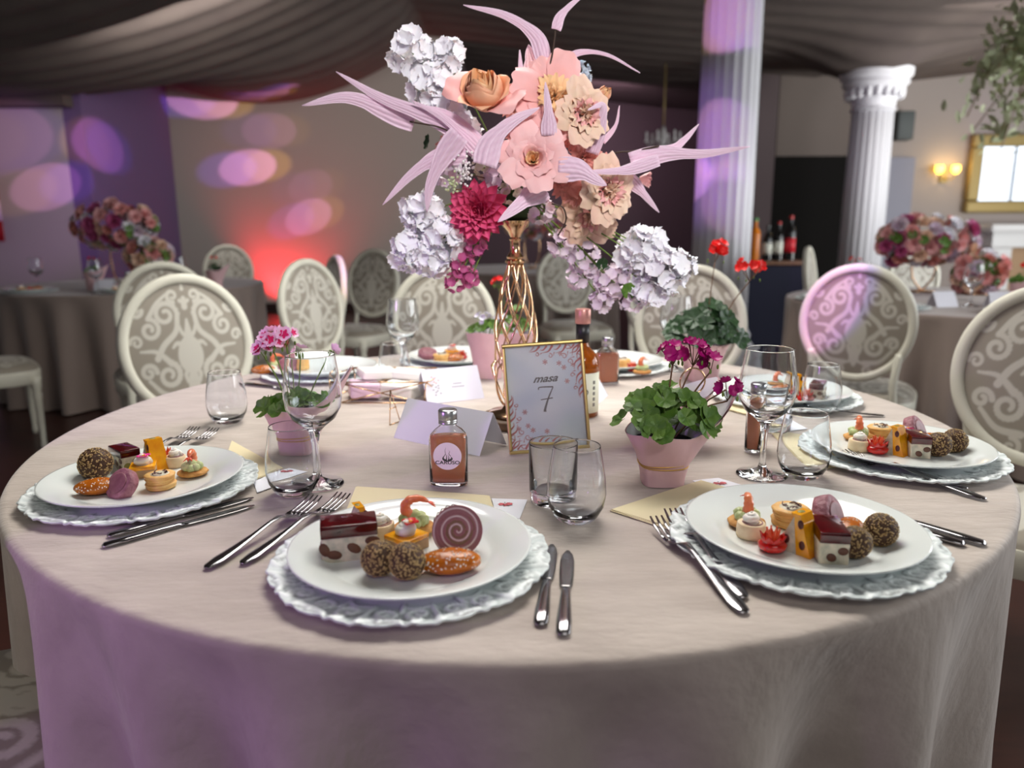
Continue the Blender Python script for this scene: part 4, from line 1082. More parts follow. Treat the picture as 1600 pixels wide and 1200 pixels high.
# small wire stand beside the cards
t = empty('wire_card_stand', at(609, 665), (0, 0, .5), 'thin gold wire stand left of the place cards', 'card stand')
wires('stand_wire', [((0, 0, .001), (.004, 0, .075)), ((.004, 0, .075), (.030, .02, .001)), ((.030, .02, .001), (0, 0, .001)), ((0, 0, .035), (.02, .012, .035))], .0011, t)

# ================================================================== POTTED PLANTS
M_paper = mat('dusky_pink_paper', (.89, .74, .75), .45, col2=(.85, .69, .71), nscale=30, bump=.12, bscale=40)
M_paper_in = mat('white_paper_lining', (.92, .91, .92), .6)
M_leafm = mat('geranium_leaf', (.20, .36, .11), .5, col2=(.42, .56, .20), nscale=45, bump=.3, bscale=140)
M_leafd = mat('dark_geranium_leaf', (.10, .20, .10), .5, col2=(.15, .28, .13), nscale=60)
M_stem = mat('green_stem', (.40, .50, .20), .5); M_stemr = mat('reddish_stem', (.42, .30, .20), .5)
M_cord = mat('gold_cord', (.86, .70, .36), .4, metal=.6)
M_magenta = mat('magenta_petal', (.74, .06, .50), .45, col2=(.58, .03, .36), nscale=80)
M_pinkw = mat('pink_white_petal', (.97, .80, .90), .45); M_pinkeye = mat('crimson_eye', (.86, .12, .42), .45)
M_redg = mat('scarlet_petal', (.93, .07, .06), .45, sss=.1)
M_whitep = mat('white_petal', (.93, .92, .97), .5, sss=.15)

def leaf_mesh(name, m, r=.02, cup=.25, lobes=7):
    A = np.linspace(.25, 2 * PI - .25, 42) - PI / 2 ; rr = np.linspace(0, 1, 6)
    AA, RR = np.meshgrid(A, rr); edge = 1 - .10 * np.abs(np.cos(AA * lobes / 2)) - .05 * np.abs(np.sin(AA * lobes * 1.5))
    R = r * RR * edge; Z = cup * r * (RR ** 2) - .05 * r * RR * np.cos(AA * lobes) ; V = np.stack([R * np.cos(AA), R * np.sin(AA), Z], -1)
    g = G(); g.add(*g_grid(V)); o = g.build(name, m); md = o.data; bpy.data.objects.remove(o); return md
LM = leaf_mesh('leaf', M_leafm); LD = leaf_mesh('leaf', M_leafd, cup=.15)
def petal_sheet(L, W, cup=.3, notch=.0, nu=7, nv=7, curl=.0, ruf=0., k=1.0):
    U, V = np.meshgrid(np.linspace(-1, 1, nu), np.linspace(0, 1, nv)); w = np.sin(np.clip(V * .82 + .10, 0, 1) * PI) ** .7 * W / 2
    x = V * L * (1 - notch * (1 - np.abs(U)) * V ** 6); y = U * w; z = cup * L * (U * U * .35 + V * V * .3) + curl * L * V ** 3 + ruf * L * V * np.sin(U * 5 * k + V * 2)
    return g_grid(np.stack([x, y, z], -1))
def floret_mesh(name, ms, r, n=5, cup=.3, eye=None, W=.95, ruf=0.03, center=None, notch=.1, elev=0.25, double=False):
    g = G(); rg = random.Random(n)
    layers = [(r, n, elev)] + ([(r * .7, n, elev + .5)] if double else [])
    for li, (rr, nn, el) in enumerate(layers):
        for k in range(nn):
            v, f = petal_sheet(rr, rr * W, cup, notch, curl=rg.uniform(-.05, .12), ruf=ruf, nu=5, nv=5); a = 2 * PI * (k + li * .5) / nn + rg.uniform(-.1, .1)
            g.add(xf(xf(v, rot=(0, -el, 0)), rot=(0, 0, a)), f, 0)
            if eye: v, f = petal_sheet(rr * .6, rr * .36, cup, 0, nu=3, nv=4); g.add(xf(xf(v + np.array([0, 0, .0009]), rot=(0, -el, 0)), rot=(0, 0, a)), f, 1)
    if center is not None: g.add(*g_ball((0, 0, r * .12), r * .13, 8, 6), 1 if eye or center else 0)
    o = g.build(name, ms); me = o.data; bpy.data.objects.remove(o); return me
def orient(d, roll=0.):
    """euler that turns +z to direction d"""
    q = Vector(d).normalized().to_track_quat('Z', 'Y'); e = (q.to_matrix() @ Matrix.Rotation(roll, 3, 'Z')).to_euler(); return e
FM_mag = floret_mesh('magenta', [M_magenta], .013); FM_pw = floret_mesh('pinkwhite', [M_pinkw, M_pinkeye], .014, eye=True); FM_red = floret_mesh('red', [M_redg], .013)
FM_wh = floret_mesh('white', [M_whitep], .010)

def pot_plant(loc, label, flap=0., flapw=.9, flaph=.045, r0=.033, r1=.058, h=.086, leafd=LM, nleaf=34, lh=.10, lr=.055, flowers=(), seed=0, fl=None, flr=1., stemh=0, cordz=.033, ls=1., stemm=None):
    r = random.Random(seed); t = empty('potted_geranium', loc); tag(t, label, 'potted plant', 'geraniums in pink paper')
    n = 64; A = np.linspace(0, 2 * PI, n, endpoint=False); rows = []; sq = 1 / (np.abs(np.cos(A)) ** 5 + np.abs(np.sin(A)) ** 5) ** .2
    d = np.abs((A - flap + PI) % (2 * PI) - PI); F = np.clip(1 - d / flapw, 0, 1) ** 1.2
    for s in np.linspace(0, 1, 14):
        rr = (r0 + (r1 - r0) * s ** 1.6) * (1 + (sq - 1) * (1 - s) * .8); rr = rr * (1 + .03 * np.sin(A * 5 + s * 4) * s) + F * s ** 2 * .052
        z = h * s + F * s ** 3 * flaph + .003 * np.sin(A * 3 + 1) * s; z = z - (s ** 8) * 0
        if cordz and abs(s * h - cordz) < .005: rr = rr * .955
        rows.append(np.stack([rr * np.cos(A), rr * np.sin(A), z + .0005], 1))
    g = G(); V = np.stack(rows); v, f = g_grid(V, True); g.add(v, [q[::1] for q in f], 0); g.add([(0, 0, .0006)] + [tuple(q) for q in rows[0]], [(0, 1 + (i + 1) % n, 1 + i) for i in range(n)], 0)
    g.build('paper_wrapper', M_paper, t)
    Vi = V[1:] * np.array([.965, .965, 1]); v, f = g_grid(Vi, True); g = G(); g.add(v, [q[::-1] for q in f]); g.build('paper_lining', M_paper_in, t)
    g = G(); g.add(*g_lathe([(.0005, h * .80), (r1 * .82, h * .79)], 24)); g.build('soil', mat('soil', (.16, .11, .08), .9, bump=.5), t)
    if cordz:
        for q in (0, .003):
            rc = (r0 + (r1 - r0) * (cordz / h) ** 1.6) * 1.0; P = [( (rc * .985 + .0006) * math.cos(a) * (1 + ((1 / (abs(math.cos(a)) ** 5 + abs(math.sin(a)) ** 5) ** .2) - 1) * .5), (rc * .985 + .0006) * math.sin(a) * (1 + ((1 / (abs(math.cos(a)) ** 5 + abs(math.sin(a)) ** 5) ** .2) - 1) * .5), cordz + q + .002 * math.sin(a + q * 500)) for a in np.linspace(0, 2 * PI, 40)]
            g = G(); g.add(*g_tube(P, .0009, 6)); g.build('gold_cord', M_cord, t)
    for k in range(nleaf):
        a = r.uniform(0, 2 * PI); q = math.sqrt(r.random()); x, y = lr * q * math.cos(a), lr * q * math.sin(a); z = h + (lh - .012) * (1 - q * q * .75) * r.uniform(.25, 1)
        d = Vector((math.cos(a) * q * 1.1, math.sin(a) * q * 1.1 - .5, .9)); e = orient(d, r.uniform(0, 6.28)); link(leafd, 'leaf', t, (x, y, z), e, r.uniform(.65, 1.1) * ls)
        if k % 3 == 0: g = G(); g.add(*g_tube(spline([(x * .2, y * .2, h * .8), (x * .7, y * .7, (h + z) / 2), (x, y, z)], 4), .0011, 5)); g.build('leaf_stalk', M_stem, t)
    for (fx, fy, fz, nf, rad_) in flowers:
        g = G(); g.add(*g_tube(spline([(fx * .15, fy * .15, h * .8), (fx * .6, fy * .6, h + (fz - h) * .5), (fx, fy, fz - rad_ * .9)], 5), .0014, 6)); g.build('flower_stem', stemm or M_stem, t)
        for k in range(nf):
            u = Vector((r.gauss(0, 1), r.gauss(0, 1) - .6, abs(r.gauss(0, .7)) + .1)).normalized(); p = Vector((fx, fy, fz)) + u * rad_ * r.uniform(.7, 1)
            g = G(); g.add(*g_tube([(fx, fy, fz - rad_ * .9), tuple(p)], .0007, 4)); g.build('pedicel', stemm or M_stem, t)
            link(fl, 'flower', t, p, orient(u, r.uniform(0, 6)), r.uniform(.75, 1.1) * flr)
        for k in range(4):
            a = r.uniform(0, 6.28); g = G(); g.add(*g_ball((fx + rad_ * .8 * math.cos(a), fy + rad_ * .8 * math.sin(a), fz - rad_ * r.uniform(.1, .9)), (.002, .002, .0042), 7, 6)); g.build('bud', M_stem, t)
    return t
base = at(1034, 752)
pf = pot_plant(base, 'magenta geranium in pink paper with gold cord, right of the table number', flap=.0, flapw=.95, flaph=.050, r1=.060, lh=.088, lr=.074, nleaf=52, fl=FM_mag, flr=.95, seed=3, ls=1.15,
     flowers=((.012, .01, .205, 8, .020), (.045, .015, .205, 9, .022), (.072, .01, .190, 4, .014), (.098, 0, .150, 8, .020)), stemm=M_stemr)
g = G(); g.add(*g_tube([(.05, .03, .10), (.075, .02, .13), (.095, 0, .150)], .0013, 5)); g.build('flower_stem', M_stemr, pf)
pot_plant(at(1045, 700) + Vector((-.01, .03, 0)), 'second paper-wrapped pot behind the magenta geranium, its white lining showing', flap=.15, flapw=1.3, flaph=.035, r1=.062, r0=.040, lh=.03, lr=.035, nleaf=10, seed=5)
t = empty('gold_ring', atd(1082, 596, 1.30), (PI / 2, 0, .2), 'thin gold wire ring rising behind the magenta geranium', 'ring')
g = G(); g.add(*g_tube([(.024 * math.cos(a), .024 * math.sin(a), 0) for a in np.linspace(0, 6.283, 40)], .0016, 8, cap=False)); g.build('ring_band', M_gold, t)
g = G(); g.add(*g_tube([(0, -.024, 0), (0, -(t.location.z - TZ) + .001, 0)], .0014, 6)); g.build('ring_stem', M_gold, t)
pot_plant(at(466, 705) + Vector((0, .0, 0)), 'pink and white geranium in pink paper behind the left wine goblet', flap=.1, flapw=.8, flaph=.070, lh=.03, lr=.060, nleaf=34, fl=FM_pw, flr=1.05, seed=8, cordz=.030,
     flowers=((-.032, 0, .205, 6, .022), (-.008, 0, .212, 5, .020), (.012, .01, .182, 2, .010), (.072, .0, .185, 1, .006), (-.048, 0, .185, 3, .014)))
pot_plant(at(762, 592) + Vector((0, .03, 0)), 'white-flowering plant in mauve paper behind the gold vase stem', flap=1.2, flapw=.8, flaph=.02, r0=.038, r1=.058, h=.125, lh=.035, lr=.05, nleaf=24, fl=FM_wh, seed=12, cordz=0, flowers=((-.01, -.01, .150, 7, .03), (.02, 0, .155, 5, .02)))
pot_plant(at(1105, 600) + Vector((0, .06, 0)), 'scarlet geranium with dark leaves in pink paper at the far right', flap=2.5, flapw=.7, flaph=.02, r0=.040, r1=.066, h=.100, leafd=LD, lh=.12, lr=.100, nleaf=56, ls=1.6, fl=FM_red, flr=1.25, seed=15, cordz=0,
     flowers=((.02, 0, .335, 7, .030), (.105, -.02, .290, 9, .034)), stemm=M_stemr)
t = pot_plant(at(775, 585) + Vector((.06, .22, 0)), 'red geranium far behind the gold vase lattice', flap=2, flapw=.6, r0=.035, r1=.055, h=.09, nleaf=14, lh=.08, fl=FM_red, seed=18, cordz=0, flowers=((-.055, 0, .235, 5, .018),))

# ================================================================== GOLD VASE AND BOUQUET
VX, VY = atd(806, 600, 1.50).x, 1.50
t = empty('gold_lattice_vase', (VX, VY, TZ), 0, 'tall gold vase of twisted lattice rods on the round wooden stand', 'vase')
zb, zt = .040, .335
def vr(s): return .012 + .031 * math.sin(PI * min(1, s) ** .85) ** .9 + (.014 * (1 - s) if s < .3 else 0)
for sgn in (1, -1):
    for k in range(8):
        P = []
        for s in np.linspace(0, 1, 26):
            a = 2 * PI * k / 8 + sgn * 1.5 * s * PI * .6 + (0.2 if sgn < 0 else 0); R = vr(s) + .0008 * sgn; P.append((R * math.cos(a), R * math.sin(a), zb + (zt - zb) * s))
        g = G(); g.add(*g_tube(P, .0019, 7)); g.build('lattice_rod', M_gold, t)
g = G(); g.add(*g_lathe([(.0005, .018), (.056, .018), (.058, .021), (.054, .026), (.030, .031), (.024, .042), (.012, .044)], 40)); g.build('foot', M_gold, t, angle=50)
g = G(); g.add(*g_lathe([(.012, .328), (.020, .330), (.021, .334), (.0165, .338), (.018, .342), (.015, .346), (.011, .352), (.010, .372), (.0125, .376), (.010, .380), (.016, .392), (.026, .402), (.029, .412), (.0275, .413), (.022, .402), (.0005, .395)], 36)); g.build('neck', M_gold, t, angle=50)
M_wood = mat('brown_wood', (.36, .26, .18), .5, col2=(.48, .36, .24), nscale=12, stretch=(1, 1, 8))
g = G(); g.add(*g_lathe([(.0005, 0), (.072, 0), (.074, .003), (.074, .014), (.071, .0175), (.0005, .0178)], 48)); o = g.build('round_wooden_stand', M_wood, loc=(VX, VY, TZ + .0003), angle=50); tag(o, 'round brown wooden stand beneath the gold vase', 'stand')
# flower foam ball on the neck, hidden in the blossoms
g = G(); g.add(*g_ball((0, 0, 0), (.052, .045, .045), 16, 10, noise=.04)); o = g.build('flower_foam', mat('green_foam', (.20, .28, .16), .9), loc=(VX, VY, TZ + .455)); tag(o, 'green foam core on top of the gold vase among the flowers', 'flower foam')

BC = Vector((VX, VY, TZ + .47))   # heart of the bouquet
def bp(px, py, dy=0.): return atd(px, py, VY + dy)
PM = {}
def pmat(name, a, b, rough=.55, ns=9, sss=.12):
    """petal cloth: the tone shifts along the petal from base to lip"""
    if name in PM: return PM[name]
    m = mat(name, a, rough, col2=b, nscale=ns, sss=sss, contrast=.8, bump=.12, bscale=60); PM[name] = m; return m
P_peach = pmat('peach_petal', (.92, .68, .50), (.93, .70, .60), ns=14); P_peachpink = pmat('peach_pink_petal', (.93, .64, .62), (.95, .76, .76), ns=12)
P_core = pmat('orange_core_petal', (.96, .74, .54), (.98, .82, .66), ns=16); P_yellow = pmat('yellow_peach_petal', (.95, .82, .58), (.94, .74, .62), ns=12)
P_pink = pmat('soft_pink_petal', (.94, .68, .68), (.96, .80, .80), ns=12); P_cream = pmat('cream_petal', (.92, .82, .70), (.93, .76, .70), ns=12)
P_dusty = pmat('dusty_rose_petal', (.78, .46, .44), (.90, .65, .60), ns=16); P_hot = pmat('hot_pink_petal', (.86, .16, .40), (.93, .45, .62), ns=20)
P_white = pmat('white_blossom_petal', (.96, .95, .98), (.99, .98, .99), ns=12); P_lilac = pmat('lilac_floret', (.86, .76, .88), (.90, .86, .84), ns=14)
P_green = pmat('green_white_floret', (.80, .82, .64), (.90, .82, .84), ns=20); P_mag = pmat('magenta_floret', (.70, .26, .46), (.80, .42, .62), ns=16)
P_blue = pmat('pale_blue_pompon', (.72, .78, .84), (.80, .84, .88), ns=16); P_leafdk = pmat('dark_silk_leaf', (.10, .22, .10), (.18, .30, .14), sss=0)
P_ribbon = pmat('pink_silk_leaf', (.86, .68, .80), (.92, .78, .86), ns=30)

def rose_petal(R, H, half, flare, lip, m, nu=13, nv=10, ruf=0., pinch=0., seed=0, egg=False):
    """a petal wrapped round the flower's z axis: R cup radius, H height, half angular half-width, flare = how far it opens, lip = outward roll"""
    U, V = np.meshgrid(np.linspace(-1, 1, nu), np.linspace(0, 1, nv)); rg = random.Random(seed); ph = rg.uniform(0, 6)
    w = np.sin(np.clip(.12 + V * .80, 0, 1) * PI) ** .55 * (1 - .10 * V)
    r = R * (.25 + .75 * np.sin(np.clip(V * 1.15, 0, 1) * PI / 2)) + flare * H * V ** 2 + lip * H * np.clip(V - .75, 0, 1) ** 1.3 * 3 + ruf * H * V ** 2 * np.sin(U * 6 + ph) - pinch * R * V ** 2
    if egg: r = R * (.12 + .88 * np.sin(PI * (.06 + .70 * V)) ** .8) + lip * H * np.clip(V - .8, 0, 1) ** 1.2 * 2.2
    top = H * (V - .16 * V ** 3 * np.abs(U) ** 2.2 - flare * .28 * V ** 3 - lip * .55 * np.clip(V - .75, 0, 1) * 2) + ruf * H * .5 * V ** 3 * np.sin(U * 8 + ph * 2)
    a = U * half * w; P = np.stack([r * np.cos(a), r * np.sin(a), top], -1)
    g = G(); g.add(*g_grid(P)); o = g.build('petal', m); me = o.data; bpy.data.objects.remove(o); return me
def make_bloom(name, S, layers, centre=None):
    """layers: (count, R, H, half, flare, lip, material, ruffle)"""
    t = empty(name); rg = random.Random(len(name)); jit = .05 if 'bud' in name else .13
    for li, (n, R, H, half, fl, lip, m, ruf) in enumerate(layers):
        mes = [rose_petal(R * S, H * S, half, 0 if fl == 'egg' else fl, lip, m, ruf=ruf, seed=li * 3 + q, egg=(fl == 'egg')) for q in range(2)]
        for k in range(n):
            link(mes[k % 2], 'petal', t, (0, 0, -.04 * S * (li % 2)), (rg.uniform(-jit, jit), rg.uniform(-jit, jit), 2 * PI * (k + .5 * (li % 2)) / n + rg.uniform(-.15, .15) + li), rg.uniform(1 - jit, 1 + jit * .8))
    if centre:
        g = G(); rr = random.Random(3)
        for k in range(16): a = rr.uniform(0, 6.28); q = rr.uniform(.2, 1) * .12 * S; g.add(*g_tube([(0, 0, 0), (q * math.cos(a), q * math.sin(a), .34 * S)], .0007, 4)); g.add(*g_ball((q * math.cos(a), q * math.sin(a), .345 * S), .0015, 6, 4))
        g.build('stamens', centre, t)
    g = G(); g.add(*g_lathe([(.0004, -.10 * S), (.10 * S, -.06 * S), (.16 * S, .04 * S), (.05 * S, .10 * S)], 12)); g.build('calyx', P_leafdk, t)
    return snapshot(t)
S1 = .055
bud_rose = make_bloom('silk_rose_bud', S1, [(2, .10, 1.20, 2.4, 'egg', .02, P_core, 0), (3, .20, 1.24, 1.7, 'egg', .04, P_core, 0), (3, .31, 1.26, 1.6, 'egg', .05, P_core, 0), (3, .42, 1.24, 1.5, 'egg', .07, P_peach, 0), (3, .52, 1.18, 1.4, 'egg', .10, P_peach, .01), (3, .61, 1.06, 1.35, 'egg', .14, P_peach, .01), (3, .66, .86, 1.2, .10, .25, P_peach, .02), (2, .62, .95, 1.0, .60, .30, P_peachpink, .04)])
open_rose = make_bloom('silk_open_rose', S1, [(3, .13, .80, 1.6, .0, .08, P_core, 0), (4, .27, .86, 1.3, .04, .14, P_core, .01), (4, .40, .86, 1.2, .16, .20, P_peachpink, .02), (5, .46, .84, 1.0, .36, .22, P_pink, .02), (5, .46, .84, .9, .62, .25, P_pink, .03), (6, .52, .92, .8, .95, .25, P_pink, .04), (6, .54, .96, .75, 1.25, .2, P_pink, .04)])
peony = make_bloom('silk_peony', S1, [(7, .14, .62, .9, .05, .1, P_yellow, .12), (8, .26, .74, .75, .20, .15, P_yellow, .12), (8, .38, .82, .75, .42, .2, P_yellow, .10), (8, .50, .84, .75, .85, .2, P_peachpink, .06), (8, .56, .98, .7, 1.10, .2, P_peachpink, .05)], mat('stamen_dark', (.22, .16, .10), .5))
ruffled = make_bloom('silk_ruffled_rose', S1, [(5, .10, .80, 1.3, .0, .1, P_cream, .14), (6, .22, .84, 1.1, .08, .15, P_cream, .15), (6, .36, .86, 1.0, .22, .2, P_peachpink, .14), (6, .50, .86, .95, .42, .25, P_cream, .12), (6, .60, .88, .9, .75, .25, P_cream, .10), (5, .62, .90, .9, 1.05, .25, P_cream, .08)])
carn = make_bloom('silk_carnation', S1, [(6, .10, .50, .9, .2, .1, P_dusty, .16), (8, .24, .56, .7, .5, .15, P_dusty, .16), (9, .36, .60, .6, .9, .2, P_dusty, .14)])
budball = make_bloom('silk_ball_bud', S1, [(3, .40, 1.0, 1.3, -.35, 0, P_core, 0), (4, .52, .98, 1.0, -.40, 0, P_yellow, 0), (4, .60, .92, .95, -.35, 0, P_peach, 0)])
pinkbud = make_bloom('silk_pink_bud', S1, [(3, .30, .9, 1.3, -.1, 0, P_pink, .03), (5, .42, .95, .9, -.02, .1, P_pink, .05), (5, .48, .90, .8, .05, .1, P_pink, .05)])
# dahlia: pointed channelled petals in rings
def make_dahlia():
    t = empty('silk_dahlia'); g = G(); U, V = np.meshgrid(np.linspace(-1, 1, 7), np.linspace(0, 1, 8)); w = .24 * np.sin(np.clip(V * .93 + .07, 0, 1) * PI) ** .8
    P = np.stack([V, U * w, .35 * w * U * U * 4 * .5 + .12 * V * V], -1) * S1; v, f = g_grid(P); g.add(v, f); o = g.build('petal', P_hot); me = o.data; bpy.data.objects.remove(o); rg = random.Random(5)
    for li, (n, el, s) in enumerate([(15, .08, 1.0), (15, .32, .95), (13, .58, .86), (11, .85, .70), (9, 1.10, .52), (6, 1.30, .38)]):
        for k in range(n): link(me, 'petal', t, (0, 0, .02 * S1 * li), (0, -el + rg.uniform(-.07, .07), 2 * PI * (k + .5 * (li % 2)) / n + rg.uniform(-.06, .06)), s * rg.uniform(.92, 1.05))
    return snapshot(t)
dahlia = make_dahlia()
def bloom(o, px, py, dy, size, d, label, cat='flower', group='silk flowers in the bouquet', roll=0.):
    """size: radius in metres; d: direction it faces"""
    p = bp(px, py, dy); D = Vector(d).normalized(); sc = size / S1
    return PR.place(o, p - D * size * .45, orient(D, roll), label, cat, group, sc)
bloom(bud_rose, 757, 148, -.07, .059, (-.16, -.80, .72), 'big peach silk rose bud, half open, at the upper left of the bouquet', roll=.5)
bloom(open_rose, 833, 247, -.11, .037, (-.05, -1, .25), 'open pink silk rose at the very middle of the bouquet')
bloom(peony, 866, 148, -.06, .047, (.25, -1, .45), 'large yellow and pink silk peony at the top of the bouquet', roll=.3)
bloom(ruffled, 914, 176, -.08, .036, (.45, -1, .1), 'cream ruffled silk rose right under the yellow peony')
bloom(ruffled, 952, 298, -.06, .038, (.5, -1, -.1), 'cream ruffled silk rose below the two long right leaves')
bloom(ruffled, 922, 338, -.02, .038, (.2, -1, -.5), 'cream ruffled silk rose lowest at the right of the vase', roll=1.)
bloom(budball, 943, 148, .02, .030, (.35, -.8, .5), 'orange closed silk bud at the upper right')
bloom(pinkbud, 1008, 280, .03, .027, (1, -.3, -.1), 'pink silk bud pointing right beside the cream rose')
bloom(dahlia, 742, 330, -.08, .062, (-.25, -1, -.05), 'hot pink silk dahlia at the lower left of the bouquet')
for k, (x, y, dy, s, d) in enumerate([(900, 212, -.05, .034, (.2, -1, .2)), (918, 246, -.06, .036, (.4, -1, 0)), (885, 286, -.07, .034, (.1, -1, -.2)), (940, 265, -.03, .036, (.7, -1, 0)), (866, 215, -.06, .028, (0, -1, .3)), (812, 205, -.02, .030, (-.1, -1, .3)), (700, 225, -.0, .028, (-.6, -1, 0)), (800, 165, -.01, .028, (0, -1, .5)), (905, 300, -.06, .034, (.2, -1, -.3))]):
    where = ['just right of the middle rose', 'left of the long right leaves', 'under the middle rose on its right', 'behind the two long right leaves', 'between the peony and the middle rose', 'above the middle rose', 'behind the left leaves', 'between bud rose and peony', 'above the lowest cream rose'][k]
    bloom(carn, x, y, dy, s, d, 'dusty rose silk carnation ' + where, roll=k)

# blossom sprays: a core of small stems with many blossoms
FW_white = floret_mesh('blossom', [P_white], .0235, 5, cup=.22, ruf=.13, W=1.3, elev=.22, double=False); FW_lilac = floret_mesh('floret', [P_lilac], .013, 4, cup=.3, W=1.1, ruf=.05)
FW_green = floret_mesh('floret', [P_green], .010, 4, cup=.3, W=1.1); FW_mag = floret_mesh('floret', [P_mag], .012, 5, cup=.5, W=1.1, ruf=.05)
FW_blue = floret_mesh('floret', [P_blue], .010, 5, cup=.4, W=1.1, double=True)
def spray(name, px, py, dy, rx, n, me, label, cat, group, sc=1., ry=None, seed=0, stem=True, tilt=0):
    p = bp(px, py, dy); t = empty(name, p); tag(t, label, cat, group); rg = random.Random(seed + 7); ry = ry or rx
    for k in range(n):
        # even cover of an ellipsoid
        z = 1 - 2 * (k + .5) / n; a = k * 2.39996; q = math.sqrt(1 - z * z); u = Vector((q * math.cos(a), q * math.sin(a), z)); u = (u + Vector((rg.uniform(-.2, .2),) * 3)).normalized()
        s = rg.uniform(.72, 1); pos = Vector((u.x * rx * s, u.y * rx * .8 * s, u.z * ry * s)); pos = Vector((pos.x * math.cos(tilt) - pos.z * math.sin(tilt), pos.y, pos.x * math.sin(tilt) + pos.z * math.cos(tilt)))
        link(me, 'blossom', t, pos, orient(u + Vector((rg.uniform(-.3, .3), -.25, rg.uniform(-.3, .3))), rg.uniform(0, 6)), rg.uniform(.8, 1.15) * sc)
    if stem:
        e = BC - p; g = G(); g.add(*g_tube(spline([(0, 0, 0), tuple(e * .5 + Vector((0, 0, .01))), tuple(e * .9)], 5), .0015, 6)); g.build('stem', M_stem, t)
    return t
WG = 'white blossom sprays'
for k, (x, y, dy, rx, n, s, lab) in enumerate([(644, 82, .02, .034, 17, 1.0, 'at the top left, furthest from the middle'), (697, 88, .03, .026, 13, .95, 'between the topmost left cluster and the peach bud'), (672, 135, .01, .036, 18, 1.0, 'above the two long left leaves'), (703, 168, .0, .034, 18, .95, 'left of the peach rose bud'), (722, 205, .0, .028, 12, .9, 'beneath the peach rose bud'),
        (663, 335, -.02, .034, 17, 1.0, 'below the pale left leaf tips'), (693, 372, -.03, .034, 18, 1.0, 'left of the hot pink dahlia'), (640, 392, -.02, .032, 16, 1.0, 'lowest at the far left'), (672, 402, -.03, .032, 16, 1.0, 'lowest, touching the magenta florets'),
        (1000, 392, .0, .040, 22, 1.05, 'right of the cream roses'), (1035, 425, -.01, .040, 22, 1.05, 'hanging furthest right above the red geranium'), (1015, 450, .0, .030, 14, 1.0, 'hanging lowest at the right'), (1062, 418, .0, .024, 10, .9, 'at the right end of the hanging spray')]):
    spray('white_blossom_spray', x, y, dy, rx, n, FW_white, 'white silk blossom cluster ' + lab, 'blossoms', WG, s, seed=k)
for k, (x, y, dy, rx, n, lab) in enumerate([(880, 380, .02, .030, 20, 'below the lowest cream rose'), (915, 405, .02, .034, 24, 'left of the hanging white blossoms'), (955, 440, .02, .034, 22, 'hanging beneath the right white blossoms'), (940, 470, .02, .022, 12, 'at the lowest tip of the hanging spray'), (905, 430, .03, .024, 14, 'lower left in the hanging spray'), (985, 468, .02, .024, 12, 'under the lowest white cluster')]):
    spray('lilac_floret_spray', x, y, dy, rx, n, FW_lilac, 'pale lilac floret cluster ' + lab, 'blossoms', 'pale lilac floret clusters', 1.0, seed=k + 30)
for k, (x, y, dy, rx, n, m, lab) in enumerate([(782, 278, -.05, .030, 26, FW_lilac, 'pale pink hydrangea florets between dahlia and middle rose'), (798, 300, -.05, .020, 16, FW_green, 'greenish hydrangea florets above the gold vase neck'), (756, 262, -.04, .020, 16, FW_green, 'green-white hydrangea florets above the dahlia'), (700, 270, -.01, .026, 18, FW_lilac, 'pale florets left above the dahlia'), (845, 330, -.02, .026, 16, FW_lilac, 'pale pink florets right beside the vase neck')]):
    spray('hydrangea_head', x, y, dy, rx, n, m, lab, 'hydrangea', 'hydrangea florets', 1.0, seed=k + 50)
for k, (x, y, dy, rx, n, lab) in enumerate([(742, 385, -.03, .020, 15, 'directly below the dahlia'), (722, 412, -.03, .022, 15, 'below the white cluster'), (712, 440, -.03, .020, 13, 'near the lower tip'), (735, 436, -.03, .016, 9, 'on the right of the hanging tip')]):
    spray('magenta_floret_spray', x, y, dy, rx, n, FW_mag, 'magenta hanging florets ' + lab, 'blossoms', 'hanging magenta florets', .9, seed=k + 70)
spray('blue_pompon', 905, 118, .06, .024, 24, FW_blue, 'pale blue pompon flower behind the yellow peony', 'flower', None, .9, seed=90)
# berry sprigs
for k, (x, y, n, r_, m, lab) in enumerate([(726, 262, 60, .018, mat('white_berry', (.95, .93, .93), .35), 'sprig of tiny white berries left of the middle rose'), (708, 288, 34, .012, mat('green_berry', (.80, .84, .66), .4), 'sprig of tiny greenish berries above the dahlia')]):
    t = empty('berry_sprig', bp(x, y, -.09)); tag(t, lab, 'berries', 'berry sprigs'); rg = random.Random(k); g = G()
    for q in range(n):
        c = (rg.gauss(0, .45) * r_, rg.gauss(0, .35) * r_, rg.gauss(0, .8) * r_); g.add(*g_ball(c, .0024, 8, 6))
    o = g.build('berries', m, t); o['kind'] = 'stuff'; e = BC - t.location; g = G(); g.add(*g_tube([(0, 0, -.01), tuple(e * .5), tuple(e * .85)], .0012, 5)); g.build('stem', M_stemr, t)

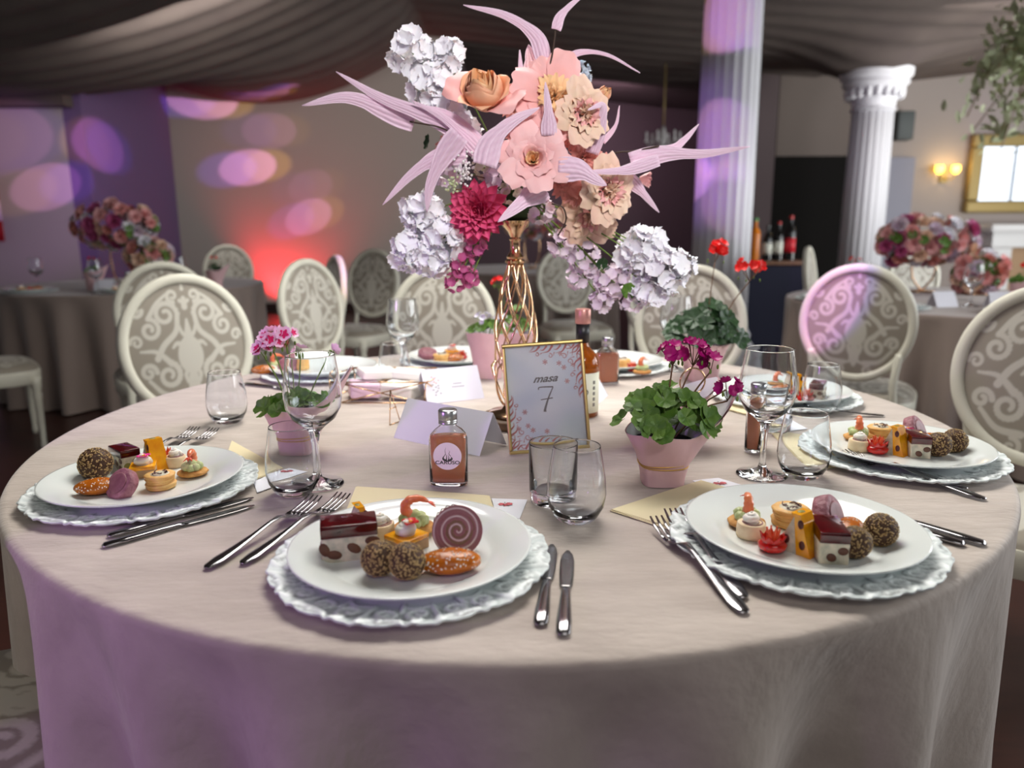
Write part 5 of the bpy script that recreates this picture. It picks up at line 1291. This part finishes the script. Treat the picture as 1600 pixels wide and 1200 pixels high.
# long folded silk leaves
def long_leaf(pts, w, label, dys=(0, 0), bend=.25, twist=0., tipw=.12, m=None):
    """pts: picture positions along the midrib from base to tip; dys: depth offset at base and tip"""
    n = len(pts); P = [bp(x, y, dys[0] + (dys[1] - dys[0]) * i / (n - 1)) for i, (x, y) in enumerate(pts)]
    o0 = P[0]; C = spline([tuple(q - o0) for q in P], 8); N = len(C); T = np.gradient(C, axis=0); T /= np.linalg.norm(T, axis=1)[:, None]
    view = np.array([0, 1., 0]); s = np.linspace(0, 1, N); wd = w * 1.29e-3 * (np.sin(np.clip(s * .90 + .12, 0, 1) * PI) ** .75) * .5 + .0008
    U = np.linspace(-1, 1, 25); rows = []; wd = w * 1.29e-3 * .5 * np.clip(1 - s ** 2.4, 0, 1) ** .8 * (.62 + .38 * np.sin(np.clip(s * 1.5 + .25, 0, 1) * PI)) + .0006
    for i in range(N):
        side = np.cross(T[i], view); side /= np.linalg.norm(side) + 1e-9; tw = twist * (s[i] - .4); nr = np.cross(side, T[i]); side2 = side * math.cos(tw) + nr * math.sin(tw); nr2 = np.cross(side2, T[i])
        rid = .05 * np.cos(U * 5 * PI) * wd[i] + bend * wd[i] * np.abs(U)
        rows.append(C[i] + side2 * (U * wd[i])[:, None] + nr2 * rid[:, None])
    V = np.stack(rows); g = G(); st = .6 + .25 * np.cos(U * 5 * PI + 2.5 * np.sin(U * 4)) + .15 * np.cos(U * 13); base = (.90, .64, .58) if m else (.83, .66, .76)
    cc = mixc(base, (.95, .86, .92), np.clip(st[None, :] * .75 + .25 * s[:, None] ** 2 + .12 * np.sin(s[:, None] * 40 + U[None, :] * 9), 0, 1))
    g.add(*g_grid(V), col=cc.reshape(-1, 3)); ob = g.build('long_silk_leaf', mat('streaked_silk_leaf', (.8, .7, .8), .5, attr=True), loc=o0, attr=True); md = ob.modifiers.new('t', 'SOLIDIFY'); md.thickness = .0006
    return tag(ob, label, 'leaf', 'long pink silk leaves')
LL = [([(755, 238), (700, 192), (645, 172), (590, 150), (525, 112)], 34, 'upper long pink leaf pointing far left with a raised tip', (-.06, -.02)),
      ([(648, 188), (600, 170), (540, 152), (472, 165)], 36, 'lower long pink leaf whose tip reaches furthest left', (-.02, -.03)),
      ([(756, 244), (725, 212), (690, 182), (643, 157)], 22, 'short pink leaf lying under the white blossoms on the left', (-.07, -.05)),
      ([(728, 240), (680, 248), (640, 275), (598, 320)], 28, 'pale pink leaf arching down to the left', (-.08, -.06)),
      ([(717, 210), (692, 245), (672, 290), (667, 332)], 32, 'pale lilac leaf hanging in front of the left white blossoms', (-.10, -.07)),
      ([(757, 258), (768, 222), (800, 190), (843, 168)], 36, 'broad violet-pink leaf crossing above the middle rose', (-.12, -.11)),
      ([(852, 292), (830, 305), (805, 325), (778, 347)], 36, 'broad pink leaf lying over the vase neck under the middle rose', (-.09, -.12)),
      ([(850, 92), (836, 55), (790, 24), (724, 8)], 24, 'pink leaf arching to the left over the top of the bouquet', (-.03, .0)),
      ([(869, 46), (876, 25), (895, 5), (918, -12)], 15, 'narrow pink leaf leaving the picture at the top', (0, .02)),
      ([(872, 102), (905, 82), (950, 86), (1000, 114)], 10, 'narrow white-edged leaf arching right above the orange bud', (0, .02)),
      ([(838, 112), (830, 90), (826, 70)], 34, 'short upright salmon leaf left above the peony', (-.02, .0)),
      ([(818, 170), (815, 130), (812, 78)], 18, 'thin upright grey-pink leaf left of the peony', (-.05, .0)),
      ([(858, 212), (857, 175), (852, 128)], 22, 'upright grey-lilac leaf in front of the peony', (-.11, -.12)),
      ([(925, 240), (938, 200), (942, 165), (918, 172)], 20, 'pink leaf folded over right of the cream ruffled rose', (-.07, -.10)),
      ([(942, 222), (962, 196), (968, 165)], 8, 'very thin pale leaf below the orange bud', (0, .02)),
      ([(985, 252), (1040, 240), (1100, 240), (1172, 229)], 27, 'lower long pink leaf pointing far right', (-.06, -.02)),
      ([(990, 248), (1045, 236), (1070, 218), (1092, 194)], 20, 'upper long pink leaf rising to the right', (-.04, .0)),
      ([(872, 264), (905, 266), (930, 280), (948, 290)], 34, 'short pale pink leaf with curled lip right of the middle rose', (-.12, -.13)),
      ([(1030, 250), (985, 264), (950, 268), (908, 268)], 18, 'lilac-pink leaf under the lower long right leaf', (-.07, -.11)),
      ([(983, 278), (1005, 302), (1030, 332)], 20, 'pale leaf pointing down right below the pink bud', (-.03, -.02))]
for pts, w, lab, dd in LL: long_leaf(pts, w, lab, dd, m=(P_peachpink if 'salmon' in lab else None))
# dark twigs that carry the long leaves
for pts, lab in (([(770, 262), (720, 220), (690, 200), (640, 190)], 'dark twig carrying the long left leaves'), ([(930, 262), (960, 240), (990, 236), (1030, 228)], 'dark twig carrying the long right leaves'), ([(858, 105), (863, 85), (868, 48)], 'dark twig rising above the peony'), ([(862, 318), (880, 325), (884, 345), (872, 368)], 'dark curved twig hanging right of the vase neck')):
    P = [tuple(bp(x, y, -.05)) for x, y in pts]; g = G(); g.add(*g_tube(spline(P, 6), .0017, 6)); tag(g.build('twig', mat('dark_twig', (.24, .17, .13), .7)), lab, 'twig', 'bouquet twigs')
# few green silk leaves
for x, y, dy, s, d, lab in ((668, 222, .02, .9, (-1, -.5, .2), 'small dark green leaf left behind the pale leaf'), (940, 412, .01, .8, (.3, -1, -.3), 'small dark green leaf in the hanging lilac florets'), (982, 455, .0, 1.0, (.2, -1, .2), 'green leaf under the right white blossoms'), (1002, 462, .0, .9, (.5, -1, 0), 'green leaf at the right under the white blossoms')):
    o = link(LD if s < 1 else LM, 'silk_leaf', None, bp(x, y, dy), orient(d), s * .9); tag(o, lab, 'leaf', 'small green silk leaves')

# ================================================================== BACKGROUND: TABLES, BAR, MIRROR, SCONCE, PLANT
def simple_bouquet(cx, cy, zc, rx, rz, n, label, seed, arch=True):
    rg = random.Random(seed); t = empty('flower_arrangement', (cx, cy, TZ), 0, label, 'flower arrangement')
    cols = [open_rose, ruffled, carn, pinkbud, dahlia]
    blos = [P_pink, P_cream, P_dusty, P_lilac, P_mag, P_white, P_peachpink]
    for k in range(n):
        z = 1 - 2 * (k + .5) / n; a = k * 2.39996; q = math.sqrt(1 - z * z); u = Vector((q * math.cos(a), q * math.sin(a), z)); s = rg.uniform(.7, 1)
        p = Vector((u.x * rx * s, u.y * rx * .6 * s, zc + u.z * rz * s)); me = HEADS[rg.randrange(len(HEADS))]
        link(me, 'flower_head', t, p, orient(u + Vector((0, -.5, 0)), rg.uniform(0, 6)), rg.uniform(.8, 1.3))
    for k in range(26):
        u = Vector((rg.gauss(0, 1), rg.gauss(0, 1), rg.gauss(0, 1))).normalized(); link(LM, 'leaf', t, (u.x * rx * .9, u.y * rx * .6, zc + u.z * rz * .9), orient(u, rg.uniform(0, 6)), 1.5)
    for s_ in ((-1, 1) if arch else (1,)):
        g = G(); g.add(*g_tube(spline([(0, 0, .005), (s_ * .06, 0, .08), (s_ * .07, 0, zc * .6), (s_ * .02, 0, zc - rz * .3)], 8), .006, 8)); g.build('gold_stem', M_gold, t)
    g = G(); g.add(*g_lathe([(.0005, 0), (.08, 0), (.08, .008), (.0005, .012)], 24)); g.build('gold_base', M_gold, t)
    return t
HEADS = []
for nm, m in (('pink', P_pink), ('cream', P_cream), ('dusty', P_dusty), ('lilac', P_lilac), ('magenta', P_mag), ('peach', P_peachpink), ('white', P_white)):
    g = G(); rg = random.Random(len(nm))
    for li, (n, el, s) in enumerate([(7, .15, 1.0), (6, .6, .85), (5, 1.0, .62), (3, 1.3, .4)]):
        for k in range(n):
            v, f = petal_sheet(.045 * s, .045 * s * 1.0, .5, 0, nu=4, nv=4, ruf=.08); g.add(xf(xf(v, rot=(0, -el, 0)), rot=(0, 0, 2 * PI * (k + .5 * li) / n)), f)
    o = g.build('head_' + nm, m); HEADS.append(o.data); bpy.data.objects.remove(o)
simple_bouquet(-2.72, 5.25, .42, .30, .16, 60, 'arching mauve and pink flower arrangement on the table by the violet wall', 1)
simple_bouquet(-2.45, 5.1, .22, .16, .12, 26, 'small deep pink flower arrangement low beside the arching one', 4, False)
simple_bouquet(2.50, 4.55, .30, .33, .14, 80, 'wide pink flower arrangement on the right-hand table', 2)
simple_bouquet(2.72, 4.35, .12, .16, .11, 26, 'low pink and white flowers at the right of the wide arrangement', 6, False)
simple_bouquet(.2, 7.3, .45, .3, .16, 40, 'dim distant flower arrangement between bouquet and column', 3)

SHORT = dict(yellow='flower-topped cake', tomato='tomato flower', nugget='glazed nugget', wrap='cream-topped roll', vav='pastry case', jelly='red jelly cake')
def bgset(cx, cy, where, n=3):
    PR.place(charger0, (cx, cy, TZ + .0005), .2, 'blurred white charger ' + where, 'charger plate', 'scrolled charger plates')
    PR.place(plate0, (cx, cy, TZ + .0052), 0, 'blurred dinner plate ' + where, 'plate', 'white dinner plates')
    for k, key in enumerate(['yellow', 'tomato', 'nugget', 'wrap', 'vav', 'jelly'][:n]):
        o, d, c = FOOD[key]; a = k * 2 * PI / n + cx; PR.place(o, (cx + .05 * math.cos(a), cy + .05 * math.sin(a), PZ), a, SHORT[key] + ' on the plate ' + where, c, GR[key])
bgset(-3.10, 4.80, 'at the left picture edge on the violet-wall table'); bgset(-2.48, 4.78, 'on the violet-wall table above the front left chair')
bgset(1.86, 3.62, 'at the left rim of the right-hand table'); bgset(2.36, 3.40, 'nearest the pink-lit chair on the right-hand table', 4); bgset(2.85, 3.48, 'near the right rim of the right-hand table'); bgset(1.72, 4.05, 'on the right-hand table by the column'); bgset(3.1, 4.0, 'at the far right of the right-hand table', 2)
for (x, y, lab, sd, L) in ((-2.78, 4.98, 'orange-flowered pot on the violet-wall table', 31, LM), (-2.02, 5.1, 'red-flowered pot with dark leaves on the violet-wall table', 32, LD), (2.55, 3.72, 'mauve paper pot on the right-hand table beside the orange bottle', 33, LM), (1.98, 4.35, 'small green pot at the left of the right-hand table', 34, LM)):
    pot_plant(Vector((x, y, TZ)), lab, r0=.04, r1=.06, h=.12, nleaf=12, lh=.06, leafd=L, fl=FM_red, seed=sd, cordz=0, flowers=((0, 0, .2, 3, .02), (.03, 0, .19, 2, .02)))
for (x, y, lab) in ((2.68, 3.66, 'blurred orange drink bottle right of the mauve pot'), (2.95, 3.75, 'blurred orange drink bottle near the right picture edge'), (-2.52, 4.92, 'blurred pink drink bottle on the violet-wall table')):
    o = copy_tree(flask0, (x, y, TZ + .0002), .2, lab, 'peach drink bottles'); o['category'] = 'bottle'
for (x, y, lab) in ((2.80, 3.78, 'blurred goblet right of the mauve pot'), (2.98, 3.62, 'blurred goblet near the right rim of the right-hand table'), (1.80, 3.85, 'blurred goblet at the left rim of the right-hand table'), (2.3, 3.72, 'blurred goblet in the middle of the right-hand table'), (-2.62, 4.72, 'blurred goblet on the violet-wall table'), (-3.2, 5.05, 'blurred goblet at the left picture edge'), (-2.3, 5.2, 'blurred goblet on the violet-wall table near its right rim')):
    PR.place(goblet0, (x, y, TZ + .0003), 0, lab, 'glass', 'wine goblets')
for (x, y, a, lab) in ((-2.66, 4.85, .1, 'blurred white card on the violet-wall table'), (-2.36, 4.95, -.1, 'blurred cream card on the violet-wall table beside the bottle'), (2.16, 3.66, .2, 'blurred white card on the right-hand table'), (2.4, 3.62, -.1, 'blurred white card beside the mauve pot'), (3.05, 3.85, .3, 'blurred white card at the right rim of the right-hand table')):
    tent('place_card', (x - .06, y, TZ), (x + .06, y + .12 * a, TZ), .085, .08, M_tent, lab)

# bar counter with bottles
t = empty('bar_counter', (2.26, 6.6, 0), 0, 'navy-clothed bar stand with wooden top right of the fluted column', 'bar counter')
g = G(); g.add(*g_box((0, 0, .41), (.56, .40, .82))); g.build('bar_front', mat('navy_cloth', (.05, .06, .16), .8), t, smooth=False)
g = G(); g.add(*g_rbox((0, 0, .835), (.62, .46, .03), .01)); g.build('bar_top', mat('bar_wood', (.45, .32, .24), .4), t, angle=40)
def bottle(x, y, z, h, r, body, capm, lab, labelm=None):
    t = empty('bar_bottle', (x, y, z), 0, lab, 'bottle', 'bottles on the bar')
    g = G(); g.add(*g_lathe([(.0005, 0), (r, 0), (r, h * .6), (r * .8, h * .7), (r * .33, h * .8), (r * .33, h * .96), (.0005, h * .96)], 24)); g.build('bottle_body', body, t, angle=50)
    g = G(); g.add(*g_lathe([(r * .38, h * .93), (r * .38, h), (.0005, h)], 16)); g.build('cap', capm, t, angle=50)
    if labelm: g = G(); g.add(*g_lathe([(r * 1.01, h * .18), (r * 1.01, h * .5)], 24)); g.build('bottle_label', labelm, t)
M_dk = mat('dark_bottle', (.06, .06, .06), .1); M_or = mat('orange_juice', (.85, .48, .10), .2); M_cl = mat('pale_bottle', (.75, .80, .75), .1)
M_rcap = mat('red_cap', (.75, .08, .10), .4); M_gcap = mat('green_cap', (.25, .60, .25), .4); M_wl = mat('white_bottle_label', (.85, .85, .80), .6); M_rl = mat('red_bottle_label', (.80, .12, .18), .5)
for x, h, r, b, c, l, lab in ((2.125, .36, .046, M_or, M_gcap, None, 'orange juice bottle with green cap at the left of the bar'), (2.225, .30, .040, M_dk, M_dk, M_wl, 'dark bottle with white label beside the orange juice'), (2.32, .33, .038, M_dk, M_rcap, M_wl, 'dark bottle with red cap and white label on the bar'), (2.43, .38, .046, M_dk, M_rcap, M_rl, 'tall dark bottle with red label and red cap on the bar')):
    bottle(x, 6.56 + .03 * (h > .33), .8505, h, r, b, c, lab, l)
# gold-framed mirror, sconce, mantel, speaker
MX0, MX1, MZ0, MZ1, MY = 6.14, 8.3, 1.30, 2.32, 10.33
t = empty('gold_mirror', ((MX0 + MX1) / 2, MY, MZ0), 0, 'wide mirror in a dull gold frame on the right wall', 'mirror')
M_og = mat('old_gold', (.58, .50, .30), .45, metal=.3); hw = (MX1 - MX0) / 2; hh = MZ1 - MZ0; fwd = .16
for c, s in (((0, 0, fwd / 2), (2 * hw, .10, fwd)), ((0, 0, hh - fwd / 2), (2 * hw, .10, fwd)), ((-hw + fwd / 2, 0, hh / 2), (fwd, .10, hh - 2 * fwd)), ((hw - fwd / 2, 0, hh / 2), (fwd, .10, hh - 2 * fwd))):
    g = G(); g.add(*g_box(c, s)); o = g.build('frame_side', M_og, t, smooth=False); b = o.modifiers.new('b', 'BEVEL'); b.width = .03; b.segments = 3
g = G(); g.add(*g_box((0, .0, hh / 2), (2 * hw - 2 * fwd, .02, hh - 2 * fwd))); g.build('mirror_glass', mat('mirror_silver', (.92, .93, .95), .02, metal=1), t, smooth=False)
t = empty('wall_sconce', (5.84, 10.39, 1.84), 0, 'brass wall lamp with two glowing bulbs left of the mirror', 'wall lamp')
g = G(); g.add(*g_box((0, -.01, -.06), (.10, .02, .16))); g.build('wall_plate', M_og, t, smooth=False)
for s in (-1, 1):
    g = G(); g.add(*g_tube(spline([(0, -.02, -.08), (s * .06, -.09, -.10), (s * .11, -.09, -.03)], 6), .008, 8)); g.build('arm', M_og, t)
    g = G(); g.add(*g_lathe([(.0005, -.05), (.03, -.04), (.055, .0), (.05, .06), (.045, .06), (.0005, -.03)], 20)); g.build('bulb_shade', mat('glowing_glass', (1, .8, .4), .4, emit=(1.0, .78, .30), estr=6), t, loc=(s * .11, -.09, .02))
l = bpy.data.lights.new('sconce_light', 'POINT'); l.energy = 4; l.color = (1, .72, .35); l.shadow_soft_size = .05; o = bpy.data.objects.new('sconce_light', l); COL.objects.link(o); o.location = (5.84, 10.15, 1.92)
t = empty('white_mantel', (7.7, 10.1, 0), 0, 'white mantelpiece under the gold mirror', 'mantelpiece')
g = G(); g.add(*g_rbox((0, 0, 1.10), (2.9, .5, .10), .02)); g.build('mantel_shelf', M_white, t, angle=40)
g = G(); g.add(*g_box((0, .05, .95), (2.7, .36, .2))); g.build('mantel_frieze', M_white, t, smooth=False)
for s in (-1, 1): g = G(); g.add(*g_box((s * 1.2, .05, .42), (.26, .34, .84))); g.build('mantel_leg', M_white, t, smooth=False)
g = G(); g.add(*g_box((0, .12, .42), (2.14, .2, .84))); g.build('fireplace_inset', mat('tan_inset', (.66, .54, .42), .7), t, smooth=False)
g = G(); g.add(*g_rbox((0, 0, 0), (.22, .2, .36), .02)); o = g.build('wall_speaker', mat('speaker_grey', (.30, .32, .32), .6), loc=(5.16, 10.26, 2.42), angle=40); tag(o, 'small dark wall loudspeaker between column capital and mirror', 'loudspeaker')
# red and white banner at the left edge
t = empty('striped_banner', (-5.73, 8.24, 1.02), 0, 'dark red and white striped banner at the left picture edge', 'banner')
for k in range(3):
    g = G(); V = np.stack([np.stack([np.linspace(-.22, .22, 20), -.02 + .012 * np.sin(np.linspace(0, 14, 20)), np.full(20, z)], 1) for z in (k * .22, k * .22 + .22)]); g.add(*g_grid(V)); o = g.build('stripe', mat('banner_red' if k != 1 else 'banner_white', (.55, .02, .04) if k != 1 else (.80, .70, .76), .7), t); m_ = o.modifiers.new('t', 'SOLIDIFY'); m_.thickness = .004
# dim chandelier far back
t = empty('chandelier', (2.0, 10.2, 2.25), 0, 'dim crystal chandelier hanging between bouquet and column', 'chandelier')
M_cry = mat('crystal', (.9, .9, .9), .05, trans=.6)
g = G(); g.add(*g_tube([(0, 0, .1), (0, 0, .95)], .008, 6)); g.build('chain', M_og, t)
g = G(); g.add(*g_lathe([(.0005, -.22), (.05, -.15), (.03, -.05), (.06, .05), (.02, .15), (.0005, .2)], 20)); g.build('crystal_body', M_cry, t)
for k in range(6):
    a = k * PI / 3; g = G(); g.add(*g_tube(spline([(0, 0, -.05), (.12 * math.cos(a), .12 * math.sin(a), -.12), (.22 * math.cos(a), .22 * math.sin(a), -.02)], 6), .008, 6)); g.build('arm', M_cry, t)
    g = G(); g.add(*g_lathe([(.012, 0), (.035, .01), (.012, .02), (.012, .12), (.0005, .13)], 12)); g.build('candle', M_white, t, loc=(.22 * math.cos(a), .22 * math.sin(a), -.02))
# olive tree boughs at the upper right
t = empty('olive_tree', (2.98, 4.7, 0), 0, 'pale olive tree whose boughs hang into the upper right corner', 'tree')
g = G(); g.add(*g_tube(spline([(1.75, -.2, 0), (1.62, -.1, .9), (1.10, 0, 1.7), (.40, 0, 2.2), (.1, 0, 2.45)], 6), [.05] * 8 + [.035] * 8 + [.02] * 9, 10)); g.build('trunk', M_wood, t)
rg = random.Random(9); lm = G(); lm.add(*petal_sheet(.050, .024, .1, 0, nu=3, nv=4)); o = lm.build('lm', mat('olive_leaf', (.62, .66, .50), .6, col2=(.76, .78, .64), nscale=5)); lme = o.data; bpy.data.objects.remove(o)
for k in range(22):
    a = rg.uniform(0, 6.28); s = Vector((.1 + rg.uniform(-.1, .35), rg.uniform(-.1, .1), 2.2 + rg.uniform(-.1, .25))); e = s + Vector((rg.uniform(-.45, .30), rg.uniform(-.3, .3), rg.uniform(-.75, .30))); P = spline([tuple(s), tuple((s + e) / 2 + Vector((0, 0, .08))), tuple(e)], 6)
    g = G(); g.add(*g_tube(P, .004, 5)); b = g.build('bough', M_wood, t)
    g = G(); lv, lf = petal_sheet(.050, .026, .1, 0, nu=3, nv=3)
    for q in range(46):
        c = P[rg.randrange(2, len(P))] + np.array([rg.gauss(0, .045) for _ in range(3)]); g.add(xf(lv, tuple(c), (rg.uniform(-1.5, 1.5), rg.uniform(-1.5, 1.5), rg.uniform(0, 6.28)), rg.uniform(.9, 1.6)), lf)
    o = g.build('leaves', lme.materials[0], b); o['kind'] = 'stuff'
bpy.context.view_layer.update()

for o in scene.objects:  # LONGLAB
    if o.get('label') and len(str(o['label']).split()) > 16: print('LONGLAB', o.name, o['label'])
